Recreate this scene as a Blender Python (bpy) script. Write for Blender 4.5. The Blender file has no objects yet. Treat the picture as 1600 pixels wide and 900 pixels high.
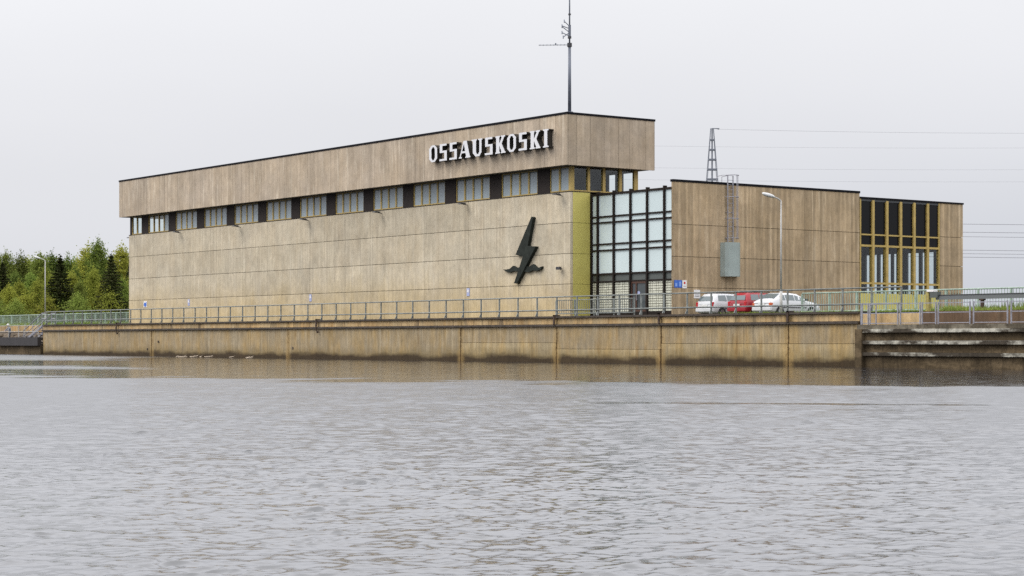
import bpy, bmesh, math, random
import numpy as np
from mathutils import Vector, Matrix, noise as mnoise

S = bpy.context.scene
C = S.collection
R_ = math.radians

# ------------------------------------------------------------------ camera
# world axes: X runs along the river wall (to the right), Y away from the river, Z up; water at z = 0
cam_d = bpy.data.cameras.new('camera')
cam = bpy.data.objects.new('camera', cam_d)
C.objects.link(cam)
cam.location = (0, 0, 1.35)
cam.rotation_euler = (R_(90), 0, math.atan2(.806, .5919))
cam_d.sensor_width = 36
cam_d.lens = 36 * 3050 / 1600
cam_d.shift_y = 82 / 1600
cam_d.clip_start = .1
cam_d.clip_end = 9000
S.camera = cam

# ------------------------------------------------------------------ sky and sun (overcast)
SUN_DIR = Vector((-.45, -.75, 1.0)).normalized()      # towards the sun
w = bpy.data.worlds.new('World'); S.world = w
w.use_nodes = True
nt = w.node_tree; nt.nodes.clear()
def N(tree, typ, **kw):
    n = tree.nodes.new(typ)
    for k, v in kw.items():
        if hasattr(n, k): setattr(n, k, v)
        else: n.inputs[k].default_value = v
    return n
sky = N(nt, 'ShaderNodeTexSky', sky_type='NISHITA')
sky.sun_disc = False
sky.sun_elevation = math.asin(SUN_DIR.z)
sky.sun_rotation = math.atan2(SUN_DIR.x, SUN_DIR.y)
sky.air_density = 1.0; sky.dust_density = 4.0
tc = N(nt, 'ShaderNodeTexCoord')
sep = N(nt, 'ShaderNodeSeparateXYZ'); nt.links.new(tc.outputs['Generated'], sep.inputs[0])
ramp = N(nt, 'ShaderNodeMapRange'); ramp.inputs['From Min'].default_value = 0; ramp.inputs['From Max'].default_value = 1
ramp.inputs['To Min'].default_value = 0; ramp.inputs['To Max'].default_value = 1
nt.links.new(sep.outputs['Z'], ramp.inputs['Value'])
cr = N(nt, 'ShaderNodeValToRGB')
els = cr.color_ramp.elements
SKY = [(0.0, (6.9, 7.05, 7.55)), (.05, (7.75, 7.85, 8.25)), (.11, (8.45, 8.5, 8.85)), (.175, (9.1, 9.15, 9.45)), (.22, (11.8, 11.9, 12.5)), (.3, (15.6, 15.7, 16.4)), (.5, (19.0, 19.0, 19.5)), (1.0, (22.5, 22.5, 22.6))]
els[0].position = SKY[0][0]; els[0].color = tuple(c / 25 for c in SKY[0][1]) + (1,)
els[1].position = SKY[-1][0]; els[1].color = tuple(c / 25 for c in SKY[-1][1]) + (1,)
for p, c in SKY[1:-1]:
    e = els.new(p); e.color = tuple(v / 25 for v in c) + (1,)
nt.links.new(ramp.outputs[0], cr.inputs[0])
cl = N(nt, 'ShaderNodeTexNoise'); cl.inputs['Scale'].default_value = 2.2; cl.inputs['Detail'].default_value = 3
mp = N(nt, 'ShaderNodeMapping'); mp.inputs['Scale'].default_value = (1, 1, 3.2)
nt.links.new(tc.outputs['Generated'], mp.inputs[0]); nt.links.new(mp.outputs[0], cl.inputs['Vector'])
clr = N(nt, 'ShaderNodeMapRange'); clr.inputs['From Min'].default_value = .25; clr.inputs['From Max'].default_value = .75
clr.inputs['To Min'].default_value = 25 * .955; clr.inputs['To Max'].default_value = 25 * 1.045
nt.links.new(cl.outputs[0], clr.inputs['Value'])
# the cloud deck is a little darker and bluer low down on the right-hand side
dt = N(nt, 'ShaderNodeVectorMath', operation='DOT_PRODUCT'); dt.inputs[1].default_value = (.5919, .806, 0)
nt.links.new(tc.outputs['Generated'], dt.inputs[0])
m1 = N(nt, 'ShaderNodeMapRange', interpolation_type='SMOOTHSTEP')
for k_, v_ in zip(('From Min', 'From Max', 'To Min', 'To Max'), (-.35, .45, 0, 1)): m1.inputs[k_].default_value = v_
nt.links.new(dt.outputs['Value'], m1.inputs['Value'])
m2 = N(nt, 'ShaderNodeMapRange', interpolation_type='SMOOTHSTEP')
for k_, v_ in zip(('From Min', 'From Max', 'To Min', 'To Max'), (0, .16, 1, 0)): m2.inputs[k_].default_value = v_
nt.links.new(sep.outputs['Z'], m2.inputs['Value'])
m3 = N(nt, 'ShaderNodeMath', operation='MULTIPLY'); nt.links.new(m1.outputs[0], m3.inputs[0]); nt.links.new(m2.outputs[0], m3.inputs[1])
dk = N(nt, 'ShaderNodeMix', data_type='RGBA', blend_type='MULTIPLY'); dk.inputs[7].default_value = (.85, .87, .905, 1)
nt.links.new(m3.outputs[0], dk.inputs['Factor']); nt.links.new(cr.outputs[0], dk.inputs[6])
vm = N(nt, 'ShaderNodeVectorMath', operation='SCALE')
nt.links.new(dk.outputs[2], vm.inputs[0]); nt.links.new(clr.outputs[0], vm.inputs['Scale'])
mx = N(nt, 'ShaderNodeMix', data_type='RGBA'); mx.inputs['Factor'].default_value = .94
nt.links.new(sky.outputs[0], mx.inputs[6]); nt.links.new(vm.outputs[0], mx.inputs[7])
bg = N(nt, 'ShaderNodeBackground'); bg.inputs['Strength'].default_value = .1
nt.links.new(mx.outputs[2], bg.inputs[0])
wo = N(nt, 'ShaderNodeOutputWorld'); nt.links.new(bg.outputs[0], wo.inputs[0])

sl = bpy.data.lights.new('sun', 'SUN'); sl.energy = 1.5; sl.angle = R_(25); sl.color = (1, .96, .9)
so = bpy.data.objects.new('sun', sl); C.objects.link(so)
so.location = SUN_DIR * 300
so.rotation_euler = (-SUN_DIR).to_track_quat('-Z', 'Y').to_euler()

S.view_settings.view_transform = 'Standard'
S.view_settings.look = 'None'
S.view_settings.exposure = 0
S.view_settings.gamma = 1
S.view_settings.use_curve_mapping = False
S.cycles.use_denoising = False
S.cycles.max_bounces = 6
S.cycles.transparent_max_bounces = 16
S.cycles.sample_clamp_indirect = 6
S.cycles.caustics_reflective = False
S.cycles.caustics_refractive = False

# ------------------------------------------------------------------ helpers
BASE = {}
class MB:
    """collects solids (world coordinates) for ONE mesh object"""
    def __init__(s): s.v = []; s.f = []; s.m = []
    def add(s, vs, fs, mi=0):
        n = len(s.v); s.v += [tuple(v) for v in vs]
        for i, f in enumerate(fs):
            s.f.append([n + k for k in f]); s.m.append(mi if isinstance(mi, int) else mi[i])
        return s
    def box(s, x0, x1, y0, y1, z0, z1, mi=0):
        vs = [(x, y, z) for z in (z0, z1) for x, y in ((x0, y0), (x1, y0), (x1, y1), (x0, y1))]
        return s.add(vs, [(3, 2, 1, 0), (4, 5, 6, 7), (0, 1, 5, 4), (1, 2, 6, 5), (2, 3, 7, 6), (3, 0, 4, 7)], mi)
    def tube(s, p, q, r0, r1=None, n=8, caps=True):
        r1 = r0 if r1 is None else r1
        p = Vector(p); q = Vector(q); d = (q - p).normalized()
        u = d.cross(Vector((0, 0, 1)) if abs(d.z) < .95 else Vector((1, 0, 0))).normalized(); v = d.cross(u)
        vs = []
        for c, r in ((p, r0), (q, r1)):
            for k in range(n):
                t = 2 * math.pi * k / n
                vs.append(c + (u * math.cos(t) + v * math.sin(t)) * r)
        fs = [(k, (k + 1) % n, n + (k + 1) % n, n + k) for k in range(n)]
        if caps: fs += [tuple(range(n - 1, -1, -1)), tuple(range(n, 2 * n))]
        return s.add(vs, fs)
    def path(s, pts, r, n=8):
        for a, b in zip(pts, pts[1:]): s.tube(a, b, r, n=n)
        return s
    def beam(s, p, q, wd, h):
        p = Vector(p); q = Vector(q); d = (q - p).normalized()
        u = d.cross(Vector((0, 0, 1)) if abs(d.z) < .95 else Vector((1, 0, 0))).normalized(); v = u.cross(d)
        vs = []
        for c in (p, q):
            for i, j in ((-1, -1), (1, -1), (1, 1), (-1, 1)): vs.append(c + u * i * wd / 2 + v * j * h / 2)
        return s.add(vs, [(0, 1, 2, 3), (7, 6, 5, 4), (0, 4, 5, 1), (1, 5, 6, 2), (2, 6, 7, 3), (3, 7, 4, 0)])
    def prism(s, poly, y0, y1, side=0, front=0):
        """poly in (x, z), extruded between y0 (front) and y1"""
        n = len(poly)
        vs = [(x, y0, z) for x, z in poly] + [(x, y1, z) for x, z in poly]
        fs = [tuple(range(n)), tuple(range(2 * n - 1, n - 1, -1))] + [(k, n + k, n + (k + 1) % n, (k + 1) % n) for k in range(n)]
        return s.add(vs, fs, [front, side] + [side] * n)
    def mesh(s, name, off=(0, 0, 0)):
        me = bpy.data.meshes.new(name)
        ox, oy, oz = off
        me.from_pydata([(x - ox, y - oy, z - oz) for x, y, z in s.v], [], s.f)
        if any(s.m): me.polygons.foreach_set('material_index', s.m)
        bm = bmesh.new(); bm.from_mesh(me)
        bmesh.ops.recalc_face_normals(bm, faces=bm.faces); bm.to_mesh(me); bm.free()
        me.update()
        return me

def link(o, parent=None, base=(0, 0, 0)):
    C.objects.link(o)
    if parent is not None: o.parent = parent
    BASE[o.name] = tuple(base)
    return o

def thing(name, base, label, cat, group=None):
    o = bpy.data.objects.new(name, None)
    o.empty_display_size = .3
    o.location = base
    link(o, None, base)
    o['label'] = label; o['category'] = cat
    if group: o['group'] = group
    return o

def part(name, mb, mats, parent, smooth=False, bevel=0, label=None, kind=None):
    base = BASE[parent.name]
    me = mb.mesh(name, base)
    for m in (mats if isinstance(mats, (list, tuple)) else [mats]): me.materials.append(m)
    o = bpy.data.objects.new(name, me)
    link(o, parent, base)
    if smooth: me.polygons.foreach_set('use_smooth', [True] * len(me.polygons))
    if bevel:
        b = o.modifiers.new('bevel', 'BEVEL'); b.width = bevel; b.segments = 2; b.limit_method = 'ANGLE'
    if label: o['label'] = label
    if kind: o['kind'] = kind
    return o

def inst(name, me, parent, pos):
    """part sharing mesh data, placed at world pos below parent"""
    base = BASE[parent.name]
    o = bpy.data.objects.new(name, me)
    o.location = tuple(p - q for p, q in zip(pos, base))
    link(o, parent, pos)
    return o

def solo(name, mb, mats, label=None, cat=None, group=None, kind=None, base=None, smooth=False, bevel=0):
    base = base or (0, 0, 0)
    me = mb.mesh(name, base)
    for m in (mats if isinstance(mats, (list, tuple)) else [mats]): me.materials.append(m)
    o = bpy.data.objects.new(name, me); o.location = base
    link(o, None, base)
    if smooth: me.polygons.foreach_set('use_smooth', [True] * len(me.polygons))
    if bevel:
        b = o.modifiers.new('bevel', 'BEVEL'); b.width = bevel; b.segments = 2; b.limit_method = 'ANGLE'
    if label: o['label'] = label
    if cat: o['category'] = cat
    if group: o['group'] = group
    if kind: o['kind'] = kind
    return o

def copy_tree(o, parent=None):
    c = o.copy(); C.objects.link(c)
    if parent is not None: c.parent = parent
    for ch in o.children: copy_tree(ch, c)
    return c

# ------------------------------------------------------------------ materials
def mat(name, col, rough=.7, metal=0, spec=.5, noise=0, nscale=4, bump=0, bscale=30):
    m = bpy.data.materials.new(name); m.use_nodes = True
    t = m.node_tree; p = t.nodes['Principled BSDF']
    p.inputs['Base Color'].default_value = (*col, 1)
    p.inputs['Roughness'].default_value = rough
    p.inputs['Metallic'].default_value = metal
    p.inputs['Specular IOR Level'].default_value = spec
    g = N(t, 'ShaderNodeNewGeometry')
    if noise:
        n = N(t, 'ShaderNodeTexNoise'); n.inputs['Scale'].default_value = nscale; n.inputs['Detail'].default_value = 5
        t.links.new(g.outputs['Position'], n.inputs['Vector'])
        r = N(t, 'ShaderNodeMapRange'); r.inputs['From Min'].default_value = .3; r.inputs['From Max'].default_value = .7
        r.inputs['To Min'].default_value = 1 - noise; r.inputs['To Max'].default_value = 1 + noise
        t.links.new(n.outputs[0], r.inputs['Value'])
        v = N(t, 'ShaderNodeVectorMath', operation='SCALE'); v.inputs[0].default_value = col
        t.links.new(r.outputs[0], v.inputs['Scale']); t.links.new(v.outputs[0], p.inputs['Base Color'])
    if bump:
        n2 = N(t, 'ShaderNodeTexNoise'); n2.inputs['Scale'].default_value = bscale
        t.links.new(g.outputs['Position'], n2.inputs['Vector'])
        b = N(t, 'ShaderNodeBump'); b.inputs['Strength'].default_value = bump; b.inputs['Distance'].default_value = .02
        t.links.new(n2.outputs[0], b.inputs['Height']); t.links.new(b.outputs[0], p.inputs['Normal'])
    return m

class G:
    """tiny node-graph writer"""
    def __init__(s, t):
        s.t = t; g = N(t, 'ShaderNodeNewGeometry'); sp = N(t, 'ShaderNodeSeparateXYZ')
        t.links.new(g.outputs['Position'], sp.inputs[0])
        s.pos = g.outputs['Position']; s.z = sp.outputs['Z']
        s.u = s.math('ADD', sp.outputs['X'], sp.outputs['Y'])
        s.x = sp.outputs['X']; s.y = sp.outputs['Y']
    def put(s, sock, v):
        if isinstance(v, (int, float)): sock.default_value = v
        elif isinstance(v, tuple): sock.default_value = v
        else: s.t.links.new(v, sock)
    def math(s, op, a, b=0, c=None):
        n = N(s.t, 'ShaderNodeMath', operation=op)
        s.put(n.inputs[0], a); s.put(n.inputs[1], b)
        if c is not None: s.put(n.inputs[2], c)
        return n.outputs[0]
    def vec(s, a, b, c):
        n = N(s.t, 'ShaderNodeCombineXYZ')
        for i, v in enumerate((a, b, c)): s.put(n.inputs[i], v)
        return n.outputs[0]
    def noise(s, v, scale=1, detail=4, rough=.5):
        n = N(s.t, 'ShaderNodeTexNoise'); n.inputs['Scale'].default_value = scale; n.inputs['Detail'].default_value = detail
        n.inputs['Roughness'].default_value = rough
        s.put(n.inputs['Vector'], v); return n.outputs[0]
    def white(s, v):
        n = N(s.t, 'ShaderNodeTexWhiteNoise', noise_dimensions='1D'); s.put(n.inputs['W'], v); return n.outputs['Value']
    def rng(s, v, a, b, c, d):
        n = N(s.t, 'ShaderNodeMapRange'); s.put(n.inputs['Value'], v)
        for k, x in zip(('From Min', 'From Max', 'To Min', 'To Max'), (a, b, c, d)): s.put(n.inputs[k], x)
        return n.outputs[0]
    def mix(s, f, a, b):
        n = N(s.t, 'ShaderNodeMix', data_type='RGBA'); s.put(n.inputs['Factor'], f)
        for i, v in ((6, a), (7, b)):
            if isinstance(v, tuple): n.inputs[i].default_value = (*v, 1)
            else: s.t.links.new(v, n.inputs[i])
        return n.outputs[2]
    def scale(s, col, f):
        n = N(s.t, 'ShaderNodeVectorMath', operation='SCALE'); s.put(n.inputs[0], col); s.put(n.inputs['Scale'], f); return n.outputs[0]

def concrete(name, base, warm, pale, board=.17, streak=.16, warm_amt=.5, pale_amt=.35, base_yellow=0, algae=0, rnd=.07, boardamt=.13, cool_amt=.4, joints=(), stains=0, blotch=.14):
    m = bpy.data.materials.new(name); m.use_nodes = True
    t = m.node_tree; p = t.nodes['Principled BSDF']; g = G(t)
    p.inputs['Roughness'].default_value = .9; p.inputs['Specular IOR Level'].default_value = .2
    bu = g.math('DIVIDE', g.u, board)
    bid = g.math('FLOOR', bu)
    w1 = g.white(bid)
    fine = g.noise(g.vec(g.math('MULTIPLY', g.u, 5.0), 0.0, g.math('MULTIPLY', g.z, .7)), 1, 4, .65)
    wide = g.noise(g.vec(g.math('MULTIPLY', g.u, .75), 3.0, g.math('MULTIPLY', g.z, .32)), 1, 6, .65)
    blot = g.noise(g.pos, .55, 5, .62)
    run = g.noise(g.vec(g.math('MULTIPLY', g.u, 2.3), 9.0, g.math('MULTIPLY', g.z, .22)), 1, 5, .7)
    blot2 = g.noise(g.pos, 1.9, 5, .6)
    speck = g.noise(g.pos, 9, 4, .7)
    oi = N(t, 'ShaderNodeObjectInfo')
    f = g.rng(w1, 0, 1, 1 - boardamt, 1 + boardamt)
    f = g.math('MULTIPLY', f, g.rng(fine, .3, .7, 1 - streak * .8, 1 + streak * .8))
    f = g.math('MULTIPLY', f, g.rng(blot, .3, .7, 1 - blotch, 1 + blotch))
    f = g.math('MULTIPLY', f, g.rng(blot2, .3, .7, 1 - blotch * .6, 1 + blotch * .6))
    f = g.math('MULTIPLY', f, g.rng(speck, .3, .7, .90, 1.10))
    f = g.math('MULTIPLY', f, g.rng(oi.outputs['Random'], 0, 1, 1 - rnd, 1 + rnd))
    col = g.mix(g.rng(wide, .42, .66, 0, warm_amt), base, warm)
    cool = g.noise(g.vec(g.math('MULTIPLY', g.u, .22), 5.0, g.math('MULTIPLY', g.z, .3)), 1, 5, .6)
    col = g.mix(g.rng(cool, .40, .62, 0, cool_amt), col, tuple(c_ * k_ for c_, k_ in zip(base, (.93, .985, 1.12))))
    col = g.mix(g.rng(run, .53, .66, 0, pale_amt), col, pale)
    if base_yellow:
        yz = g.math('MULTIPLY', g.rng(g.math('ADD', g.z, g.rng(wide, .3, .7, -1.2, 1.2)), 6.4, 3.2, 0, 1), base_yellow)
        col = g.mix(yz, col, (.46, .345, .175))
    if algae:
        edge = g.noise(g.vec(g.math('MULTIPLY', g.u, .35), 0.0, g.math('MULTIPLY', g.z, .8)), 1, 4, .55)
        edge = g.math('ADD', g.math('MULTIPLY', edge, .72), g.math('MULTIPLY', fine, .28))
        zz = g.math('ADD', g.z, g.rng(edge, .25, .75, .28, -.28))
        col = g.mix(g.rng(zz, .95, .4, 0, .6), col, (.16, .115, .045))
        dark = g.rng(zz, .50, .22, 0, .92)
        # rusty and dark runs down from the ledge
        run2 = g.noise(g.vec(g.math('MULTIPLY', g.u, 1.5), 21.0, g.math('MULTIPLY', g.z, .22)), 1, 5, .7)
        col = g.mix(g.rng(run2, .56, .72, 0, .55), col, (.24, .135, .045))
        run3 = g.noise(g.vec(g.math('MULTIPLY', g.u, 2.8), 33.0, g.math('MULTIPLY', g.z, .3)), 1, 5, .7)
        col = g.mix(g.rng(run3, .58, .74, 0, .7), col, (.085, .066, .042))
        col = g.mix(dark, col, (.042, .028, .017))
    if stains:
        rs = g.noise(g.vec(g.math('MULTIPLY', g.u, 1.1), 41.0, g.math('MULTIPLY', g.z, .15)), 1, 5, .75)
        col = g.mix(g.rng(rs, .54, .66, 0, stains), col, (.10, .075, .052))
    if joints:
        wob = g.rng(g.noise(g.pos, 3.5, 4, .7), .3, .7, -.16, .16)
        dmin = None
        for j in joints:
            d_ = g.math('ABSOLUTE', g.math('SUBTRACT', g.x, j)); dmin = d_ if dmin is None else g.math('MINIMUM', dmin, d_)
        dmin = g.math('ADD', dmin, wob)
        col = g.mix(g.rng(dmin, .12, .5, .5, 0), col, (.40, .265, .10))
        col = g.mix(g.rng(dmin, .0, .14, .55, 0), col, (.11, .06, .03))
    fr = g.math('FRACT', bu)
    wl = g.white(g.math('ADD', bid, 77.0))
    ln = g.math('MULTIPLY', g.math('GREATER_THAN', wl, .80), g.math('LESS_THAN', fr, .28))
    f = g.math('MULTIPLY', f, g.math('SUBTRACT', 1.0, g.math('MULTIPLY', ln, g.rng(blot, .35, .6, .04, .26))))
    col = g.scale(col, f)
    t.links.new(col, p.inputs['Base Color'])
    groove = g.math('MINIMUM', g.rng(fr, 0, .1, 0, 1), g.rng(fr, .9, 1, 1, 0))
    h = g.math('ADD', g.math('MULTIPLY', groove, .6), g.math('MULTIPLY', w1, .6))
    h = g.math('ADD', h, g.math('MULTIPLY', speck, .5))
    b = N(t, 'ShaderNodeBump'); b.inputs['Strength'].default_value = .55; b.inputs['Distance'].default_value = .015
    t.links.new(h, b.inputs['Height']); t.links.new(b.outputs[0], p.inputs['Normal'])
    return m

M = {}
M['facade'] = concrete('facade_concrete', (0.519, 0.452, 0.337), (0.473, 0.382, 0.260), (0.605, 0.543, 0.431), base_yellow=.75, cool_amt=.25, pale_amt=.5, streak=.11, boardamt=.055, rnd=.09, stains=.14, blotch=.14)
M['fascia'] = concrete('fascia_concrete', (0.444, 0.361, 0.267), (0.377, 0.292, 0.201), (0.624, 0.541, 0.427), board=.2, pale_amt=.75, streak=.10, rnd=.10, boardamt=.065)
M['fascia_end'] = concrete('fascia_end_concrete', (0.423, 0.343, 0.254), (0.384, 0.299, 0.209), (0.491, 0.415, 0.322), board=.24, pale_amt=.35, streak=.1, boardamt=.05, rnd=.08)
M['wing'] = concrete('wing_concrete', (0.398, 0.299, 0.188), (0.338, 0.246, 0.145), (0.562, 0.455, 0.320), board=.21, pale_amt=.55, streak=.19, warm_amt=.6, boardamt=.17, cool_amt=.3)
M['quay'] = concrete('quay_concrete', (0.326, 0.263, 0.172), (0.373, 0.259, 0.117), (0.486, 0.408, 0.281), board=.13, pale_amt=.5, streak=.24, algae=1, rnd=.05, warm_amt=.9, cool_amt=.0, boardamt=.05, joints=(-152.23, -128.97, -106.08, -95.68, -85.8, -75.38))
M['quay_low'] = concrete('quay_lower_concrete', (0.391, 0.316, 0.196), (0.447, 0.311, 0.134), (0.582, 0.491, 0.322), board=.13, pale_amt=.5, streak=.24, algae=1, rnd=.06, warm_amt=.9, cool_amt=.0, boardamt=.05, joints=(-152.23, -128.97, -106.08, -95.68, -85.8, -75.38))
M['parapet'] = concrete('parapet_concrete', (0.431, 0.317, 0.171), (0.477, 0.286, 0.108), (0.533, 0.429, 0.279), board=.5, streak=.25, rnd=.16, pale_amt=.3, warm_amt=.85, stains=.8, joints=(-152.23, -128.97, -106.08, -95.68, -85.8, -75.38))
M['brown_wall'] = concrete('brown_concrete', (.13, .085, .054), (.16, .095, .052), (.16, .12, .08), board=.35, streak=.25, rnd=.1)
M['coping'] = mat('wet_coping', (.055, .042, .032), .8, noise=.5, nscale=2.5, bump=.4)
M['joint'] = mat('joint_dark', (.10, .078, .055), .9)
M['core'] = mat('dark_interior', (.075, .08, .088), .9)
M['roofing'] = mat('roof_trim', (.010, .010, .013), .9, spec=.1)
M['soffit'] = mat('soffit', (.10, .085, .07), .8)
M['ochre'] = mat('ochre_frame', (.44, .315, .095), .5, noise=.15, nscale=3)
M['dark_panel'] = mat('dark_cladding', (.026, .020, .018), .75, spec=.2, noise=.15, nscale=6)
M['mullion'] = mat('dark_mullion', (.016, .011, .009), .7, spec=.2)
M['olive'] = mat('olive_panel', (0.552, 0.482, 0.128), .55, noise=.05, nscale=1.5)
M['black'] = mat('black_glass_panel', (.004, .004, .005), .25, spec=.2)
M['galv'] = mat('galvanised_steel', (.30, .30, .34), .55, metal=.3, noise=.2, nscale=6)
M['rail'] = mat('grey_green_rail', (.185, .20, .19), .5, noise=.3, nscale=3)
M['fence'] = mat('pale_green_fence', (.29, .37, .31), .55, noise=.2, nscale=3)
M['white'] = mat('white_letter_face', (.72, .72, .745), .4)
M['letter_side'] = mat('letter_side', (.022, .020, .018), .5)
M['emblem'] = mat('emblem_bronze', (.020, .024, .020), .75, spec=.2, noise=.35, nscale=2.5, bump=.3)
M['lamp_grey'] = mat('lamp_pole_grey', (.42, .41, .39), .5, noise=.15, nscale=2)
M['lamp_head'] = mat('lamp_head', (.55, .56, .56), .4)
M['dark_metal'] = mat('dark_metal', (.05, .05, .055), .45, metal=.3)
M['mast'] = mat('mast_steel', (.145, .16, .20), .5, metal=.2, noise=.15, nscale=2)
M['tower'] = mat('tower_steel', (.16, .175, .215), .6)
M['wire'] = mat('wire', (.22, .22, .25), .6)
M['box'] = mat('pale_sheet_metal', (.30, .355, .34), .45, metal=.1, noise=.1, nscale=2)
M['blue'] = mat('blue_sign', (.035, .135, .55), .5)
M['lightblue'] = mat('light_blue', (.22, .36, .75), .5)
M['sign_white'] = mat('sign_white', (.78, .76, .76), .5)
M['red'] = mat('sign_red', (.5, .03, .03), .5)
M['faded'] = mat('faded_sign', (.36, .40, .62), .6, noise=.2, nscale=12)
M['ink'] = mat('sign_ink', (.12, .12, .14), .6)
M['brown_door'] = mat('brown_door', (.07, .028, .016), .5)
M['glassblock'] = mat('glass_block', (.62, .62, .52), .3, noise=.18, nscale=5)
M['block_joint'] = mat('block_joint', (.20, .19, .155), .8)
M['grey_band'] = mat('grey_band', (.085, .095, .09), .35)
M['rust'] = mat('rusty_iron', (.05, .03, .02), .85, noise=.5, nscale=6)
M['yellow'] = mat('yellow_paint', (.34, .28, .085), .5, noise=.25, nscale=5)
M['boom'] = mat('grey_boom', (.15, .16, .165), .45, metal=.3)
M['pontoon'] = mat('dark_steel_beam', (.022, .019, .021), .65, noise=.25, nscale=1.5)
M['wood'] = mat('pale_driftwood', (.50, .41, .31), .85, noise=.3, nscale=5)
M['trunk'] = mat('grey_brown_bark', (.16, .125, .085), .9, noise=.4, nscale=5)
M['asphalt'] = mat('asphalt', (.05, .05, .052), .9, noise=.2, nscale=3, bump=.2)
M['tyre'] = mat('tyre', (.018, .018, .019), .85)
M['rim'] = mat('alloy_rim', (.42, .43, .44), .3, metal=.8)
M['car_white'] = mat('white_car_paint', (.60, .61, .63), .22, noise=.05, nscale=1.5)
M['car_red'] = mat('red_car_paint', (.30, .012, .022), .22, noise=.08, nscale=1.5)
M['car_glass'] = mat('car_glass', (.10, .13, .14), .06, spec=.8)  # base colour lightened to stand in for sky reflected in the glass
M['tail'] = mat('red_tail_light', (.45, .012, .02), .2)
M['tail_orange'] = mat('orange_tail_light', (.55, .12, .04), .2)
M['plate'] = mat('number_plate', (.7, .7, .68), .4)
M['trim'] = mat('black_trim', (.02, .02, .02), .6)
M['rock'] = mat('dark_bank_stone', (.10, .075, .05), .9, noise=.5, nscale=2, bump=.5, bscale=6)

def glass_mat(name, tint, refl_col=(1, 1, 1)):
    m = bpy.data.materials.new(name); m.use_nodes = True; t = m.node_tree
    t.nodes.remove(t.nodes['Principled BSDF'])
    tr = N(t, 'ShaderNodeBsdfTransparent'); tr.inputs[0].default_value = (*tint, 1)
    gl = N(t, 'ShaderNodeBsdfGlossy'); gl.inputs['Roughness'].default_value = .02
    lw = N(t, 'ShaderNodeLayerWeight'); lw.inputs['Blend'].default_value = .5
    pw = N(t, 'ShaderNodeMath', operation='POWER'); pw.inputs[1].default_value = 5
    t.links.new(lw.outputs['Facing'], pw.inputs[0])
    fr = N(t, 'ShaderNodeMath', operation='MULTIPLY_ADD'); fr.inputs[1].default_value = .9; fr.inputs[2].default_value = .045
    t.links.new(pw.outputs[0], fr.inputs[0])
    mi = N(t, 'ShaderNodeMixShader')
    t.links.new(fr.outputs[0], mi.inputs[0]); t.links.new(tr.outputs[0], mi.inputs[1]); t.links.new(gl.outputs[0], mi.inputs[2])
    t.links.new(mi.outputs[0], t.nodes['Material Output'].inputs[0])
    return m
M['glass'] = glass_mat('clear_window_glass', (.94, .97, .97))

def pane_mat(name, col, rough, var):
    """opaque window pane: one tone varied from pane to pane, a gloss on top"""
    m = bpy.data.materials.new(name); m.use_nodes = True; t = m.node_tree; p = t.nodes['Principled BSDF']; g = G(t)
    oi = N(t, 'ShaderNodeObjectInfo')
    f = g.rng(oi.outputs['Random'], 0, 1, 1 - var, 1 + var)
    f = g.math('MULTIPLY', f, g.rng(g.noise(g.pos, .8, 3), .3, .7, 1 - var * .6, 1 + var * .6))
    t.links.new(g.scale(col, f), p.inputs['Base Color'])
    p.inputs['Roughness'].default_value = rough
    return m
M['opaque_pane'] = pane_mat('opaque_grey_pane', (.30, .355, .385), .12, .10)  # opaque grey-blue panes of the long window band
M['opal'] = pane_mat('opal_glass', (.59, .685, .70), .16, .05)
M['greyglass'] = pane_mat('grey_glass', (.055, .065, .07), .08, .1)

# weathered stepped abutment
def abut_mat(name, base, pale, patch, scale):
    m = bpy.data.materials.new(name); m.use_nodes = True; t = m.node_tree; p = t.nodes['Principled BSDF']; g = G(t)
    p.inputs['Roughness'].default_value = .9; p.inputs['Specular IOR Level'].default_value = .15
    n1 = g.noise(g.vec(g.math('MULTIPLY', g.x, scale), g.math('MULTIPLY', g.y, scale), g.math('MULTIPLY', g.z, scale * 2.2)), 1, 6, .62)
    n2 = g.noise(g.vec(g.math('MULTIPLY', g.x, 2.4), 4.0, g.math('MULTIPLY', g.z, .5)), 1, 5, .7)
    n3 = g.noise(g.pos, 5, 5, .7)
    col = g.mix(g.rng(n1, .47, .56, 0, patch), base, pale)
    col = g.mix(g.rng(n2, .5, .72, 0, .75), col, (.016, .013, .010))
    col = g.scale(col, g.rng(n3, .3, .7, .7, 1.3))
    t.links.new(col, p.inputs['Base Color'])
    b = N(t, 'ShaderNodeBump'); b.inputs['Strength'].default_value = .7; b.inputs['Distance'].default_value = .03
    t.links.new(n3, b.inputs['Height']); t.links.new(b.outputs[0], p.inputs['Normal'])
    return m
M['ab_face'] = abut_mat('abutment_face', (.085, .062, .036), (.15, .11, .065), .8, .5)
M['ab_ledge'] = abut_mat('abutment_ledge', (.06, .05, .038), (.50, .48, .41), .95, .33)
M['ab_deck'] = abut_mat('abutment_deck', (.10, .085, .062), (.22, .195, .15), .7, .6)

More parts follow.
